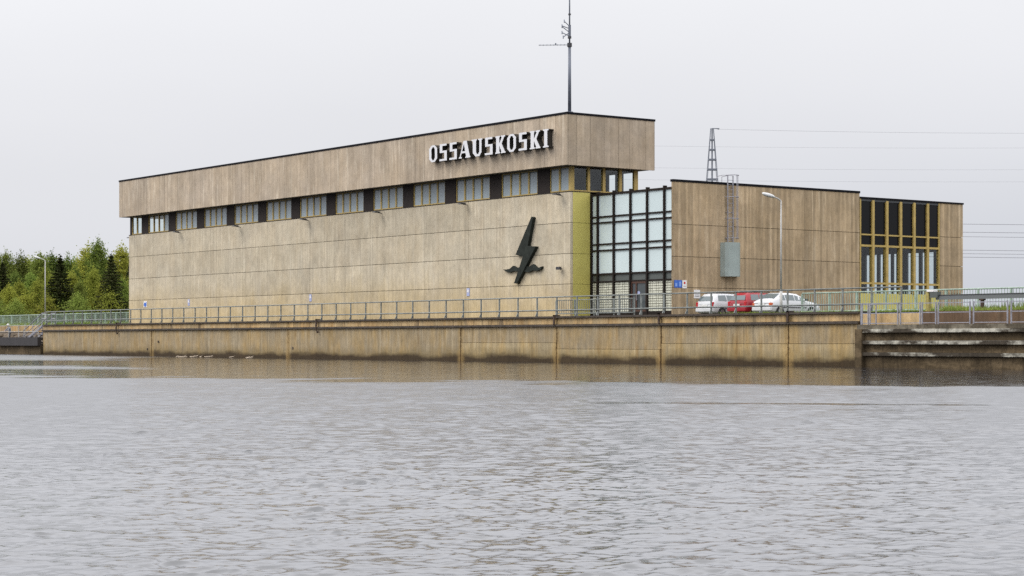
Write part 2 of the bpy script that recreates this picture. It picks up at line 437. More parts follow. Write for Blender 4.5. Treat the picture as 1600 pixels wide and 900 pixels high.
def leaf_mat(name, a, b, trans=.35):
    m = bpy.data.materials.new(name); m.use_nodes = True; t = m.node_tree
    t.nodes.remove(t.nodes['Principled BSDF'])
    g = N(t, 'ShaderNodeNewGeometry'); oi = N(t, 'ShaderNodeObjectInfo')
    mi = N(t, 'ShaderNodeMix', data_type='RGBA'); mi.inputs[6].default_value = (*a, 1); mi.inputs[7].default_value = (*b, 1)
    t.links.new(g.outputs['Random Per Island'], mi.inputs['Factor'])
    hs = N(t, 'ShaderNodeHueSaturation')
    mr = N(t, 'ShaderNodeMapRange'); mr.inputs['To Min'].default_value = .75; mr.inputs['To Max'].default_value = 1.3
    t.links.new(oi.outputs['Random'], mr.inputs['Value']); t.links.new(mr.outputs[0], hs.inputs['Value'])
    mr2 = N(t, 'ShaderNodeMapRange'); mr2.inputs['To Min'].default_value = .488; mr2.inputs['To Max'].default_value = .515
    w2 = N(t, 'ShaderNodeTexWhiteNoise', noise_dimensions='1D'); t.links.new(oi.outputs['Random'], w2.inputs['W'])
    t.links.new(w2.outputs['Value'], mr2.inputs['Value']); t.links.new(mr2.outputs[0], hs.inputs['Hue'])
    t.links.new(mi.outputs[2], hs.inputs['Color'])
    d = N(t, 'ShaderNodeBsdfDiffuse'); tl = N(t, 'ShaderNodeBsdfTranslucent'); ms = N(t, 'ShaderNodeMixShader'); ms.inputs[0].default_value = trans
    t.links.new(hs.outputs[0], d.inputs[0]); t.links.new(hs.outputs[0], tl.inputs[0])
    t.links.new(d.outputs[0], ms.inputs[1]); t.links.new(tl.outputs[0], ms.inputs[2])
    t.links.new(ms.outputs[0], t.nodes['Material Output'].inputs[0])
    return m
M['birch_leaf'] = leaf_mat('birch_leaf', (.195, .215, .036), (.335, .345, .068))
M['alder_leaf'] = leaf_mat('alder_leaf', (.13, .18, .036), (.24, .285, .068))
M['pine_leaf'] = leaf_mat('pine_leaf', (.095, .135, .03), (.17, .205, .05), .2)
M['spruce_leaf'] = leaf_mat('spruce_leaf', (.034, .046, .018), (.075, .085, .030), .1)
M['grass'] = leaf_mat('grass_blade', (.13, .19, .04), (.25, .30, .08))

# ------------------------------------------------------------------ ground and water
gm = MB()
LX = -175.4
gm.add([(LX, 73.85, 2.8), (4000, 73.85, 2.8), (4000, 6000, 2.8), (-6000, 6000, 2.8), (-6000, 80.2, 2.8), (LX, 80.2, 2.8)], [(0, 1, 2, 3, 4, 5)])
solo('ground', gm, mat('terrace_ground', (.10, .10, .075), .95, noise=.35, nscale=.6, bump=.3), kind='structure')

rng = np.random.default_rng(7)
def water():
    F, h = 3050., 1.35
    cf = np.array((-.806, .5919)); crt = np.array((.5919, .806))
    rows = [8.0]
    while rows[-1] < 76: rows.append(rows[-1] + .013 * (rows[-1] / 10) ** 1.25)
    while rows[-1] < 260: rows.append(rows[-1] + .24 * (rows[-1] / 76))
    rows = np.array(rows); nr = len(rows); nc = 780
    tt = np.linspace(-.48, .48, nc)
    D, T = np.meshgrid(rows, tt, indexing='ij')
    X = D * cf[0] + D * T * crt[0]; Y = D * cf[1] + D * T * crt[1]
    # wind patches
    def lowf(sc, seed, n=14):
        r = np.random.default_rng(seed); o = np.zeros_like(X)
        for _ in range(n):
            a = r.uniform(0, 2 * math.pi); k = 2 * math.pi / (sc * r.uniform(.6, 1.8)); o += np.sin(k * (math.cos(a) * X + math.sin(a) * Y) + r.uniform(0, 6.3))
        return o / math.sqrt(n / 2)
    dist = (X + 65.49) * -.43 + (Y - 30.76) * .903
    dist = dist + lowf(9, 3) * 1.6 + lowf(2.5, 4) * .9
    calm = np.clip((dist + 1.6) / 3.2, 0, 1); calm = calm * calm * (3 - 2 * calm)
    # long slick left by the current: a narrow calm line
    sx, sy = -31.99, 27.42; ux, uy = 4.67, 4.25; L = math.hypot(ux, uy); ux /= L; uy /= L
    al = (X - sx) * ux + (Y - sy) * uy; ac = -(X - sx) * uy + (Y - sy) * ux
    al2 = al + lowf(2, 8) * .6
    slick = np.exp(-((ac - .1 + .12 * lowf(1.6, 9)) / .55) ** 2) * np.clip((al2 + 2.5) / 3, 0, 1) * np.clip((7.6 - al2) / 1.5, 0, 1)
    slick += .5 * np.exp(-((ac - (-3.3) + .2 * lowf(2, 10)) / .35) ** 2) * np.clip((al2 - 1.5) / 2, 0, 1) * np.clip((7.0 - al2) / 2, 0, 1)
    amp = (1 - .97 * calm) * (1 - .85 * np.clip(slick, 0, 1))
    amp *= np.clip(1 + .14 * lowf(7, 5) + .14 * lowf(2.2, 6), .45, 1.6)
    gap = np.maximum(D * .96 / nc, np.gradient(rows)[:, None])
    wind = math.atan2(cf[1], cf[0])
    def waves(n, l0, l1, rms, seed, spread, cresty):
        r = np.random.default_rng(seed); Zs = np.zeros_like(X); var = 0; lost = np.zeros_like(X); DX = np.zeros_like(X); DY = np.zeros_like(X)
        for i in range(n):
            lam = l0 * (l1 / l0) ** r.uniform(0, 1); a = wind + r.normal(.2, spread); k = 2 * math.pi / lam
            sl = .5 + r.random(); A = sl / k
            ph = k * (math.cos(a) * X + math.sin(a) * Y) + r.uniform(0, 6.3)
            fade = np.clip(lam / gap / 2 - .9, 0, 1)
            Zs += A * fade * (np.sin(ph) - cresty * np.sin(2 * ph)); q = A * fade * np.cos(ph); DX += q * math.cos(a); DY += q * math.sin(a); var += sl * sl / 2
            lost += (1 - fade ** 2) * sl * sl / 2
        c = rms / math.sqrt(var)
        return Zs * c, DX * c, DY * c, lost * rms * rms / var
    # streaks of wind that reach in below the far left bank
    stripe = np.clip((D - 128) / 14, 0, 1) * np.clip((-.178 - T + .012 * lowf(30, 15)) / .03, 0, 1) + np.clip(1 - np.abs(D - 98) / 9, 0, 1) * np.clip((-.19 - T + .01 * lowf(14, 16)) / .02, 0, 1)
    calm = calm * (1 - .9 * np.clip(stripe, 0, 1))
    amp = np.maximum(amp, 1 - calm - .85 * np.clip(slick, 0, 1))
    z1, dx1, dy1, v1 = waves(80, .10, .50, .098, 11, .8, .24)
    z2, dx2, dy2, v2 = waves(40, .5, 1.3, .03, 12, .7, .15)
    z3, dx3, dy3, v3 = waves(36, .55, 2.6, .010, 13, .55, 0)
    # sparse steep wavelets thrown up by gusts: they look into the dark water
    z4, dx4, dy4, v4 = waves(45, .10, .30, .32, 14, .5, .05)
    patch = (lowf(.55, 17, 30) + .6 * lowf(2.4, 18, 18)) / 1.17
    patch = np.clip((patch - .7) / 1.2, 0, .5)
    chop = 1.5
    Z = (z1 + z2) * amp + z3 * calm + z4 * patch * amp
    X = X + chop * (dx1 + dx2) * amp + dx4 * patch * amp
    Y = Y + chop * (dy1 + dy2) * amp + dy4 * patch * amp
    lostv = (v1 + v2) * amp ** 2 + v3 * calm ** 2 * .3 + .5 * v4 * patch ** 2 * amp
    ROUGH = np.clip(np.sqrt(.5 * np.sqrt(2 * lostv) + .0004), .03, .48)
    edge = np.clip((.48 - np.abs(T)) / .02, 0, 1) * np.clip((D - 8.0) / .4, 0, 1) * np.clip((258 - D) / 20, 0, 1)
    Z *= edge
    X = X * edge + (D * cf[0] + D * T * crt[0]) * (1 - edge); Y = Y * edge + (D * cf[1] + D * T * crt[1]) * (1 - edge)
    co = np.stack((X, Y, Z), -1).reshape(-1, 3).astype(np.float32)
    i = np.arange(nr * nc).reshape(nr, nc)
    q = np.stack((i[:-1, :-1], i[:-1, 1:], i[1:, 1:], i[1:, :-1]), -1).reshape(-1, 4)
    # everything around the detailed stretch: plain sheet sharing the plane
    def P(d, t): return (d * cf[0] + d * t * crt[0], d * cf[1] + d * t * crt[1], 0.)
    n0 = len(co)
    ex = np.array([P(8.0, -.48), P(8.0, .48), P(260, -.48), P(260, .48)] + [(x, y, 0.) for x, y in ((-5000, -900), (0, -5000), (5000, 400), (4800, 4000))] + [P(6000, -.48), P(6000, .48)], np.float32)
    co = np.vstack((co, ex))
    fs = [tuple(int(n0 + k) for k in f) for f in ((0, 2, 8, 4), (4, 5, 0), (0, 5, 1), (5, 6, 1), (1, 6, 3), (6, 7, 9, 3), (2, 3, 9, 8))]
    me = bpy.data.meshes.new('river_water')
    nq = len(q); lt = [4] * nq + [len(f) for f in fs]
    loops = np.concatenate((q.reshape(-1), np.array([k for f in fs for k in f])))
    me.vertices.add(len(co)); me.vertices.foreach_set('co', co.reshape(-1))
    me.loops.add(len(loops)); me.loops.foreach_set('vertex_index', loops.astype(np.int32))
    me.polygons.add(len(lt)); st = np.concatenate(([0], np.cumsum(lt)[:-1]))
    me.polygons.foreach_set('loop_start', st.astype(np.int32)); me.polygons.foreach_set('loop_total', np.array(lt, np.int32))
    me.update(calc_edges=True); me.validate()
    me.polygons.foreach_set('use_smooth', [True] * len(me.polygons))
    at_ = me.attributes.new('ripple_roughness', 'FLOAT', 'POINT')
    at_.data.foreach_set('value', np.concatenate((ROUGH.reshape(-1), np.full(len(ex), .3))).astype(np.float32))
    o = bpy.data.objects.new('river_water', me); link(o); o['kind'] = 'structure'
    m = bpy.data.materials.new('river_water'); m.use_nodes = True; t = m.node_tree; p = t.nodes['Principled BSDF']; g = G(t)
    p.inputs['Base Color'].default_value = (.016, .018, .024, 1)
    p.inputs['IOR'].default_value = 2.15
    an = N(t, 'ShaderNodeAttribute', attribute_name='ripple_roughness'); t.links.new(an.outputs['Fac'], p.inputs['Roughness'])
    n1 = g.noise(g.pos, 14, 3, .6)
    b = N(t, 'ShaderNodeBump'); b.inputs['Strength'].default_value = .25; b.inputs['Distance'].default_value = .012
    t.links.new(n1, b.inputs['Height']); t.links.new(b.outputs[0], p.inputs['Normal'])
    me.materials.append(m)
water()

# ------------------------------------------------------------------ turbine hall
FB = 79.5
hall = thing('turbine_hall', (-135.3, 82.3, 2.8), 'long beige concrete hall with a dark window band and overhanging top storey', 'building')
mb = MB()
mb.box(-168.9, -101.85, 79.72, 85.0, 2.75, 11.12)
part('wall', mb, M['joint'], hall)
cols = [-169.0, -157.92, -146.83, -135.63, -124.6, -113.5, -101.75]
rows = [2.75, 5.08, 7.10, 9.15, 11.2]
JG = .032
for i in range(6):
    for j in range(4):
        b = MB().box(cols[i] + (JG if i else 0), cols[i + 1] - (.0 if i == 5 else 0), FB, 79.718, rows[j] + (JG if j else 0), rows[j + 1])
        part('wall_panel', b, M['facade'], hall)
# end faces: concrete return then olive cladding
for j in range(4):
    part('wall_panel', MB().box(-169.0, -168.902, 79.72, 85.0, rows[j] + JG, rows[j + 1]), M['facade'], hall)
    part('cladding_panel', MB().box(-101.848, -101.74, 79.722, 81.16, rows[j] + (.015 if j else 0), rows[j + 1] - .005), M['olive'], hall)
# sill
part('window_sill', MB().box(-169.02, -101.71, 79.47, 85.0, 11.203, 11.245), M['dark_panel'], hall)
# window modules: 4 sashes between dark cladding panels, pitch 5.54 m
WZ0, WZ1 = 11.245, 12.88
def frame_mesh(wd, ht, st, dp, name):
    f = MB()
    f.box(0, st, 0, dp, 0, ht).box(wd - st, wd, 0, dp, 0, ht)
    f.box(st, wd - st, 0, dp, 0, .085).box(st, wd - st, 0, dp, ht - .06, ht)
    return f.mesh(name)
SW = 1.03
fm_me = frame_mesh(SW, WZ1 - WZ0, .07, .12, 'window'); fm_me.materials.append(M['ochre'])
pm_me = MB().box(.07, SW - .07, .06, .075, .085, WZ1 - WZ0 - .06).mesh('pane'); pm_me.materials.append(M['opaque_pane'])
gl_me = MB().box(.07, SW - .07, .06, .075, .085, WZ1 - WZ0 - .06).mesh('pane'); gl_me.materials.append(M['glass'])
dp0 = [-166.43 + 5.545 * k for k in range(12)]
def window(x, clear):
    f = inst('window', fm_me, hall, (x, 79.60, WZ0))
    o = bpy.data.objects.new('pane', gl_me if clear else pm_me); link(o, f, (x, 79.6, WZ0))
for k, x in enumerate(dp0):
    part('cladding_panel', MB().box(x, x + 1.38, 79.56, 79.72, WZ0 + .002, WZ1 - .002), M['dark_panel'], hall)
    if k < 11:
        for q in range(4): window(x + 1.40 + q * 1.035, k == 0 and q < 3)
for x in (-168.55, -167.5): window(x, True)
window(-104.08, False); window(-103.02, False)
part('mullion', MB().box(-168.95, -168.56, 79.58, 79.78, WZ0 + .001, WZ1), M['dark_panel'], hall)
part('mullion', MB().box(-101.98, -101.76, 79.58, 79.80, WZ0 + .001, WZ1), M['ochre'], hall)
# glazed end of the window band
for y0, y1 in ((79.802, 79.86), (81.0, 81.2), (82.3, 82.52), (83.72, 83.95), (85.02, 85.36)):
    part('mullion', MB().box(-101.96, -101.77, y0, y1, WZ0 + .001, WZ1), M['ochre'], hall)
for y0, y1 in ((79.86, 81.0), (81.2, 82.3), (82.52, 83.72), (83.95, 85.02)):
    part('pane', MB().box(-101.88, -101.865, y0, y1, WZ0 + .09, WZ1 - .05), M['glass'], hall)
    part('window_rail', MB().box(-101.94, -101.79, y0, y1, WZ0 + .001, WZ0 + .09), M['ochre'], hall)
for y0, y1 in ((79.9, 81.2), (81.3, 82.6), (82.7, 85.0)):
    part('pane', MB().box(-168.9, -168.885, y0, y1, WZ0 + .02, WZ1 - .02), M['glass'], hall)
# back wall of the band, open where daylight shows through
xs = [(-157.0, -104.66), (-103.86, -103.12), (-101.97, -101.965)]
bw = MB()
bw.box(-157.0, -104.66, 85.05, 85.2, WZ0, WZ1).box(-103.86, -103.12, 85.05, 85.2, WZ0, WZ1)
bw.box(-104.66, -101.98, 85.05, 85.2, 12.74, WZ1 - .001)
part('back_wall', bw, M['core'], hall)
# partitions and ceiling inside the glazed band
part('floor_slab', MB().box(-168.8, -101.98, 79.9, 85.04, 11.25, 11.27), M['core'], hall)
part('partition', MB().box(-157.2, -157.0, 79.8, 85.0, 11.272, WZ1 - .01), M['core'], hall)
part('partition', MB().box(-105.6, -105.5, 79.8, 85.0, 11.272, WZ1 - .01), M['core'], hall)
# top storey
fx0, fx1, fy0, fy1, fz0, fz1 = -169.22, -100.97, 78.6, 86.15, 12.88, 16.2
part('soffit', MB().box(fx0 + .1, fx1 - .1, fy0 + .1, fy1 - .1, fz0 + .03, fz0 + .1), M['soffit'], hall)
part('wall', MB().box(fx0 + .14, fx1 - .14, fy0 + .14, fy1 - .14, fz0 + .1, fz1 - .01), M['joint'], hall)
nP = 57; pw = (fx1 - fx0) / nP
for i in range(nP):
    part('fascia_panel', MB().box(fx0 + i * pw + (.012 if i else 0), fx0 + (i + 1) * pw, fy0, fy0 + .138, fz0, fz1), M['fascia'], hall)
ey = [fy0 + .139, 79.46, 80.54, 81.76, 82.95, 84.16, 85.33, fy1]
for a, b in zip(ey, ey[1:]):
    part('fascia_panel', MB().box(fx1 - .138, fx1, a + .014, b, fz0, fz1), M['fascia_end'], hall)
    part('fascia_panel', MB().box(fx0, fx0 + .138, a + .014, b, fz0, fz1), M['fascia_end'], hall)
part('roof_edge', MB().box(fx0 - .04, fx1 + .04, fy0 - .04, fy1 + .04, fz1 + .002, fz1 + .14), M['roofing'], hall)

# ------------------------------------------------------------------ entrance curtain wall
CB = 81.23
ent = thing('glazed_entrance', (-97.6, CB, 2.8), 'tall entrance of pale opal glass panels in a dark grid with a brown door', 'glass wall')
part('backing', MB().box(-101.70, -93.62, CB + .30, CB + .5, 2.75, 11.0), M['core'], ent)
mx_ = [-101.0, -99.33, -97.62, -95.95, -94.26]
for x in mx_:
    part('mullion', MB().box(x - .065, x + .065, CB - .07, CB + .18, 2.9, 11.2), M['mullion'], ent)
for x in (-101.66, -93.48):
    part('mullion', MB().box(x - .06, x + .06, CB - .02, CB + .18, 2.9, 11.06), M['mullion'], ent)
edges = [-101.6] + mx_ + [-93.54]
bays = []
for i in range(6):
    x0 = edges[i] + (.065 if i else 0); x1 = edges[i + 1] - (.065 if i < 5 else 0); bays.append((x0, x1))
tz = [(10.95, 11.08), (9.48, 9.58), (9.09, 9.19), (7.66, 7.76), (7.25, 7.35), (5.68, 5.79), (5.19, 5.27)]
for x0, x1 in bays:
    for z0, z1 in tz:
        part('transom', MB().box(x0, x1, CB - .03, CB + .16, z0, z1), M['mullion'], ent)
    for z0, z1 in ((9.58, 10.95), (9.19, 9.48), (7.76, 9.09), (7.35, 7.66), (5.79, 7.25)):
        part('glass_panel', MB().box(x0, x1, CB + .06, CB + .10, z0, z1), M['opal'], ent)
    part('grey_panel', MB().box(x0, x1, CB + .06, CB + .10, 5.27, 5.68), M['grey_band'], ent)
for i, (x0, x1) in enumerate(bays):
    part('plinth', MB().box(x0, x1, CB - .01, CB + .2, 2.76, 3.22), M['mullion'], ent)
    if i == 3: continue
    part('glass_block_backing', MB().box(x0, x1, CB + .105, CB + .15, 3.22, 5.19), M['block_joint'], ent)
    g_ = MB(); n = max(2, round((x1 - x0) / .2)); bwid = (x1 - x0) / n; nr_ = 12; bh = 1.96 / nr_
    for r in range(nr_):
        for q in range(n):
            dz = .0
            g_.box(x0 + q * bwid + .016, x0 + (q + 1) * bwid - .016, CB + .05 + .01 * ((q * 7 + r * 3) % 3), CB + .106, 3.22 + r * bh + .02, 3.22 + (r + 1) * bh - .02)
    part('glass_blocks', g_, M['glassblock'], ent, kind='stuff')
dx0, dx1 = bays[3]
door = part('door', MB().box(dx0 + .02, dx0 + .10, CB + .0, CB + .12, 3.22, 5.18).box(dx0 + .44, dx0 + .56, CB + .0, CB + .12, 3.22, 5.05).box(dx1 - .1, dx1 - .0, CB + .0, CB + .12, 3.22, 5.05).box(dx0 + .10, dx1, CB + .0, CB + .12, 5.05, 5.18)
            .box(dx0 + .56, dx1 - .1, CB + .0, CB + .12, 3.22, 3.34), M['brown_door'], ent)
part('pane', MB().box(dx0 + .56, dx1 - .1, CB + .05, CB + .07, 3.34, 5.05), M['greyglass'], door)
part('pane', MB().box(dx0 + .10, dx0 + .44, CB + .05, CB + .07, 3.22, 5.05), M['greyglass'], door)
part('handle', MB().tube((dx0 + .62, CB - .05, 3.95), (dx0 + .62, CB - .05, 4.35), .02).tube((dx0 + .62, CB - .05, 4.0), (dx0 + .62, CB + .06, 4.0), .015).tube((dx0 + .62, CB - .05, 4.3), (dx0 + .62, CB + .06, 4.3), .015), M['galv'], door)
st = MB(); ring = [(math.cos(2 * math.pi * k / 16) * .13 + dx0 + .72, math.sin(2 * math.pi * k / 16) * .13 + 4.42) for k in range(16)]
st.prism(ring, CB + .040, CB + .049)
part('door_sticker', st, M['faded'], door)

# ------------------------------------------------------------------ right wing
RA = -93.39
wing = thing('concrete_wing', (-98.5, 95, 2.8), 'brown board-marked concrete wing with tall yellow-framed windows at its far end', 'building')
part('wall', MB().box(-103.9, RA - .16, 81.75, 97.9, 2.75, 10.85), M['joint'], wing)
wr = [2.75, 4.70, 6.66, 8.70, 11.40]
for j in range(4):
    part('wall_panel', MB().box(RA - .158, RA, CB - .02, 98.02, wr[j] + (.03 if j else 0), wr[j + 1]), M['wing'], wing)
part('roof_edge', MB().box(RA - .24, RA + .04, CB - .05, 98.06, 11.402, 11.55), M['roofing'], wing)
# glazed far end
GR = RA - .03
part('wall_return', MB().box(RA - .9, RA - .16, 97.9, 98.02, 2.75, 11.36), M['wing'], wing)
for j, (z0, z1) in enumerate(((2.75, 4.70), (4.73, 6.62), (6.65, 8.68), (8.71, 11.06))):
    part('wall_panel', MB().box(GR - .2, GR, 106.2, 108.6, z0, z1), M['wing'], wing)
part('roof_edge', MB().box(GR - .3, GR + .05, 98.062, 108.65, 11.062, 11.18), M['roofing'], wing)
part('roof_slab', MB().box(-103.8, GR - .02, 98.1, 108.5, 10.9, 11.06), M['core'], wing)
part('floor_slab', MB().box(-103.8, GR - .2, 98.03, 108.5, 2.76, 2.9), M['core'], wing)
part('back_wall', MB().box(-103.95, -103.8, 98.0, 108.5, 2.75, 10.89), M['core'], wing)
# side wall with narrow window openings
op = [(-102.7, -102.3), (-101.95, -101.55), (-101.3, -100.95), (-100.55, -100.15), (-99.95, -99.6), (-98.56, -98.2), (-97.85, -97.42), (-97.17, -96.85), (-96.62, -96.0)]
sw = MB(); e = [-103.79] + [v for o_ in op for v in o_] + [GR - .2]
for k in range(0, len(e), 2): sw.box(e[k], e[k + 1], 108.42, 108.6, 3.3, 7.76)
sw.box(-103.79, GR - .2, 108.42, 108.6, 7.762, 10.89).box(-103.79, GR - .2, 108.42, 108.6, 2.76, 3.298)
part('side_wall', sw, M['core'], wing)
for a, b in op:
    part('pane', MB().box(a, b, 108.5, 108.51, 3.3, 7.76), M['glass'], wing)
ym = [98.16, 99.38, 100.76, 102.14, 103.51, 104.9, 106.1]
for k, y in enumerate(ym):
    hw = .06 if k in (0, 6) else .11
    part('mullion', MB().box(GR - .22, GR + (.0 if k in (0, 6) else .05), y - hw, y + hw, 4.582, 10.98 if 0 < k < 6 else 11.05), M['ochre'], wing)
for a, b, ka, kb in ((ym[k], ym[k + 1], k, k + 1) for k in range(6)):
    y0 = a + (.06 if ka == 0 else .11); y1 = b - (.06 if kb == 6 else .11)
    for z0, z1 in ((8.56, 8.66), (7.78, 7.92), (5.21, 5.35)):
        part('transom', MB().box(GR - .16, GR + .02, y0, y1, z0, z1), M['ochre'], wing)
    part('dark_panel', MB().box(GR - .14, GR - .08, y0, y1, 8.66, 11.05), M['black'], wing)
    part('dark_panel', MB().box(GR - .14, GR - .08, y0, y1, 7.93, 8.56), M['black'], wing)
    part('pane', MB().box(GR - .11, GR - .095, y0, y1, 5.35, 7.76), M['glass'], wing)
    part('pane', MB().box(GR - .11, GR - .095, y0, y1, 4.58, 5.21), M['glass'], wing)
    part('cladding_panel', MB().box(GR - .14, GR - .02, a + .008, b - .008, 2.76, 4.58), M['olive'], wing)

# ------------------------------------------------------------------ lettering
sign = thing('building_sign', (-109.6, 78.6, 14.1), 'white raised letters OSSAUSKOSKI on the upper concrete band', 'sign')
GL = {
 'S': [[(.05, 1), (.97, 1), (.97, .885), (.40, .885), (.40, .60), (1, .60), (1, 0), (0, 0), (0, .115), (.66, .115), (.66, .48), (.05, .48)]],
 'U': [[(0, 1), (.50, 1), (.50, .94), (.42, .91), (.42, .26), (.50, .13), (.62, .13), (.72, .26), (.72, .91), (.62, .94), (.62, 1), (1, 1), (1, .94), (.92, .91), (.92, .22), (.72, 0), (.36, 0), (.12, .22), (.12, .91), (0, .94)]],
 'K': [[(0, 0), (.46, 0), (.46, .07), (.39, .09), (.39, .44), (.60, .09), (.54, .07), (.54, 0), (1, 0), (1, .07), (.94, .09), (.62, .54), (.86, .91), (.96, .93), (.96, 1), (.54, 1), (.54, .93), (.64, .91), (.39, .56), (.39, .91), (.46, .93), (.46, 1), (0, 1), (0, .93), (.08, .91), (.08, .09), (0, .07)]],
 'I': [[(0, 0), (1, 0), (1, .07), (.78, .09), (.78, .91), (1, .93), (1, 1), (0, 1), (0, .93), (.22, .91), (.22, .09), (0, .07)]],
 'A': [[(0, 0), (.25, 0), (.25, .07), (.16, .09), (.24, .29), (.28, .40), (.44, .84), (.40, 1), (.07, .09), (0, .07)],
       [(.57, .29), (.63, .09), (.56, .07), (.56, 0), (1, 0), (1, .07), (.95, .09), (.68, 1), (.40, 1), (.44, .84), (.54, .40)],
       [(.24, .29), (.57, .29), (.54, .40), (.28, .40)]],
}
Oo = [(.3, 0), (.7, 0), (1, .2), (1, .8), (.7, 1), (.3, 1), (0, .8), (0, .2)]
Oi = [(.42, .11), (.58, .11), (.72, .25), (.72, .75), (.58, .89), (.42, .89), (.28, .75), (.28, .25)]
SPEC = [('O', -116.64, -115.56), ('S', -115.33, -114.34), ('S', -114.07, -113.09), ('A', -112.9, -111.42), ('U', -111.36, -109.98), ('S', -109.76, -108.78), ('K', -108.52, -107.27), ('O', -107.14, -106.08), ('S', -105.83, -104.85), ('K', -104.58, -103.34), ('I', -103.12, -102.47)]
for ch, x0, x1 in SPEC:
    x0 += .12 + .02 * (x1 - x0); x1 += .10 - .02 * (x1 - x0)
    z0, hh = 14.12, 1.2
    lb = MB(); tr = lambda q: (x0 + q[0] * (x1 - x0), z0 + q[1] * hh)
    if ch == 'O':
        for k in range(8):
            lb.prism([tr(Oo[k]), tr(Oo[(k + 1) % 8]), tr(Oi[(k + 1) % 8]), tr(Oi[k])], 78.17, 78.62, 1, 0)
    else:
        for poly in GL[ch]: lb.prism([tr(q) for q in poly], 78.17, 78.62, 1, 0)
    part('letter', lb, [M['white'], M['letter_side']], sign)

# ------------------------------------------------------------------ lightning emblem
em = thing('lightning_emblem', (-106.5, 79.5, 5.2), 'dark metal lightning bolt over a wave on the pale concrete wall', 'emblem')
bolt = [(-105.70, 9.74), (-105.52, 9.66), (-106.12, 7.76), (-105.20, 7.70), (-107.34, 5.24), (-107.70, 5.27), (-106.68, 7.06), (-107.52, 7.22)]
part('bolt', MB().prism(bolt, 79.24, 79.52), M['emblem'], em, bevel=.02)
wave = [(-109.22, 6.26), (-108.8, 6.24), (-108.38, 6.28), (-107.95, 6.48), (-107.5, 6.31), (-107.0, 6.36), (-106.3, 6.40), (-106.0, 6.36), (-105.55, 6.52), (-105.16, 6.28), (-104.80, 6.27), (-104.52, 6.34), (-104.62, 6.16), (-105.1, 6.03), (-105.6, 6.10), (-106.13, 5.97), (-106.7, 6.06), (-107.25, 6.05), (-107.9, 6.12), (-108.4, 6.02), (-108.9, 6.14)]
wave = [(-106.85 + (x + 106.85) * .95, z) for x, z in wave]
part('wave', MB().prism(wave, 79.32, 79.52), M['emblem'], em)

# ------------------------------------------------------------------ wall fittings
fl_x = [(-158.3, 'second floodlight from the left end, arm mounted below the window band'), (-147.2, 'third floodlight from the left end, arm mounted below the window band'),
        (-135.8, 'fourth floodlight from the left end, arm mounted below the window band'), (-124.9, 'fifth floodlight from the left end, right above a faint wall stain'),
        (-113.6, 'floodlight on the wall below the first letters of the sign'), (-102.6, 'small floodlight at the right corner of the hall, under the corner window')]
def flood(x, y, z, dx, dy, label):
    f = thing('wall_floodlight', (x, y, z), label, 'floodlight', 'floodlights along the hall')
    q = Vector((x + dx, y + dy, z + .06))
    part('arm', MB().tube((x - dx * .03, y - dy * .03, z), q, .025), M['dark_metal'], f)
    d = Vector((dx, dy, 0)).normalized(); sd = Vector((-d.y, d.x, 0))
    hd = MB(); vs = []
    for wv, hv, zz in ((.15, .18, .0), (.21, .25, -.09)):
        for i, j in ((-1, -1), (1, -1), (1, 1), (-1, 1)): vs.append(q + sd * wv * i + d * (hv * j) + Vector((0, 0, .08 + zz)))
    hd.add(vs, [(0, 1, 2, 3), (7, 6, 5, 4), (0, 4, 5, 1), (1, 5, 6, 2), (2, 6, 7, 3), (3, 7, 4, 0)])
    part('head', hd, M['dark_metal'], f)
for x, l in fl_x: flood(x, FB, 10.96, 0, -.48, l)
flood(-169.0, 80.0, 10.96, -.7, -.1, 'floodlight sticking out past the left end of the hall')
cm = thing('security_camera', (-102.65, FB, 6.12), 'small dark camera fixed beside the lightning emblem', 'camera')
part('bracket', MB().tube((-102.65, FB + .02, 6.12), (-102.65, FB - .22, 6.12), .03), M['dark_metal'], cm)
part('housing', MB().box(-102.86, -102.44, FB - .36, FB - .2, 6.05, 6.24), M['dark_metal'], cm)

def plate(name, x0, x1, y, z0, z1, m, label, cat='sign', group=None):
    return solo(name, MB().box(x0, x1, y - .03, y + .005, z0, z1), m, label, cat, group, base=((x0 + x1) / 2, y, z0))
# blue notice at the left end with a white emblem
bs = thing('blue_sign', (-165.5, FB, 4.5), 'bright blue and white sign at the left end of the hall wall', 'sign')
part('board', MB().box(-165.85, -165.15, FB - .03, FB + .004, 4.42, 4.98), M['sign_white'], bs)
part('symbol', MB().prism([(-165.78, 4.58), (-165.5, 4.46), (-165.24, 4.55), (-165.24, 4.92), (-165.5, 4.8), (-165.7, 4.86)], FB - .045, FB - .031), M['blue'], bs)
for x, z, l in ((-156.75, 4.72, 'faded pale blue notice on the wall under the second floodlight'), (-135.5, 4.76, 'faded pale blue notice on the wall between two floodlights'), (-113.5, 4.78, 'faded blue notice on the wall below the start of the lettering')):
    s_ = thing('faded_notice', (x, FB, z - .25), l, 'sign', 'notices on the hall wall')
    part('board', MB().box(x - .17, x + .17, FB - .025, FB + .004, z - .28, z + .28), M['faded'], s_)
    part('symbol', MB().box(x - .09, x + .09, FB - .032, FB - .026, z - .02, z + .18), M['sign_white'], s_)
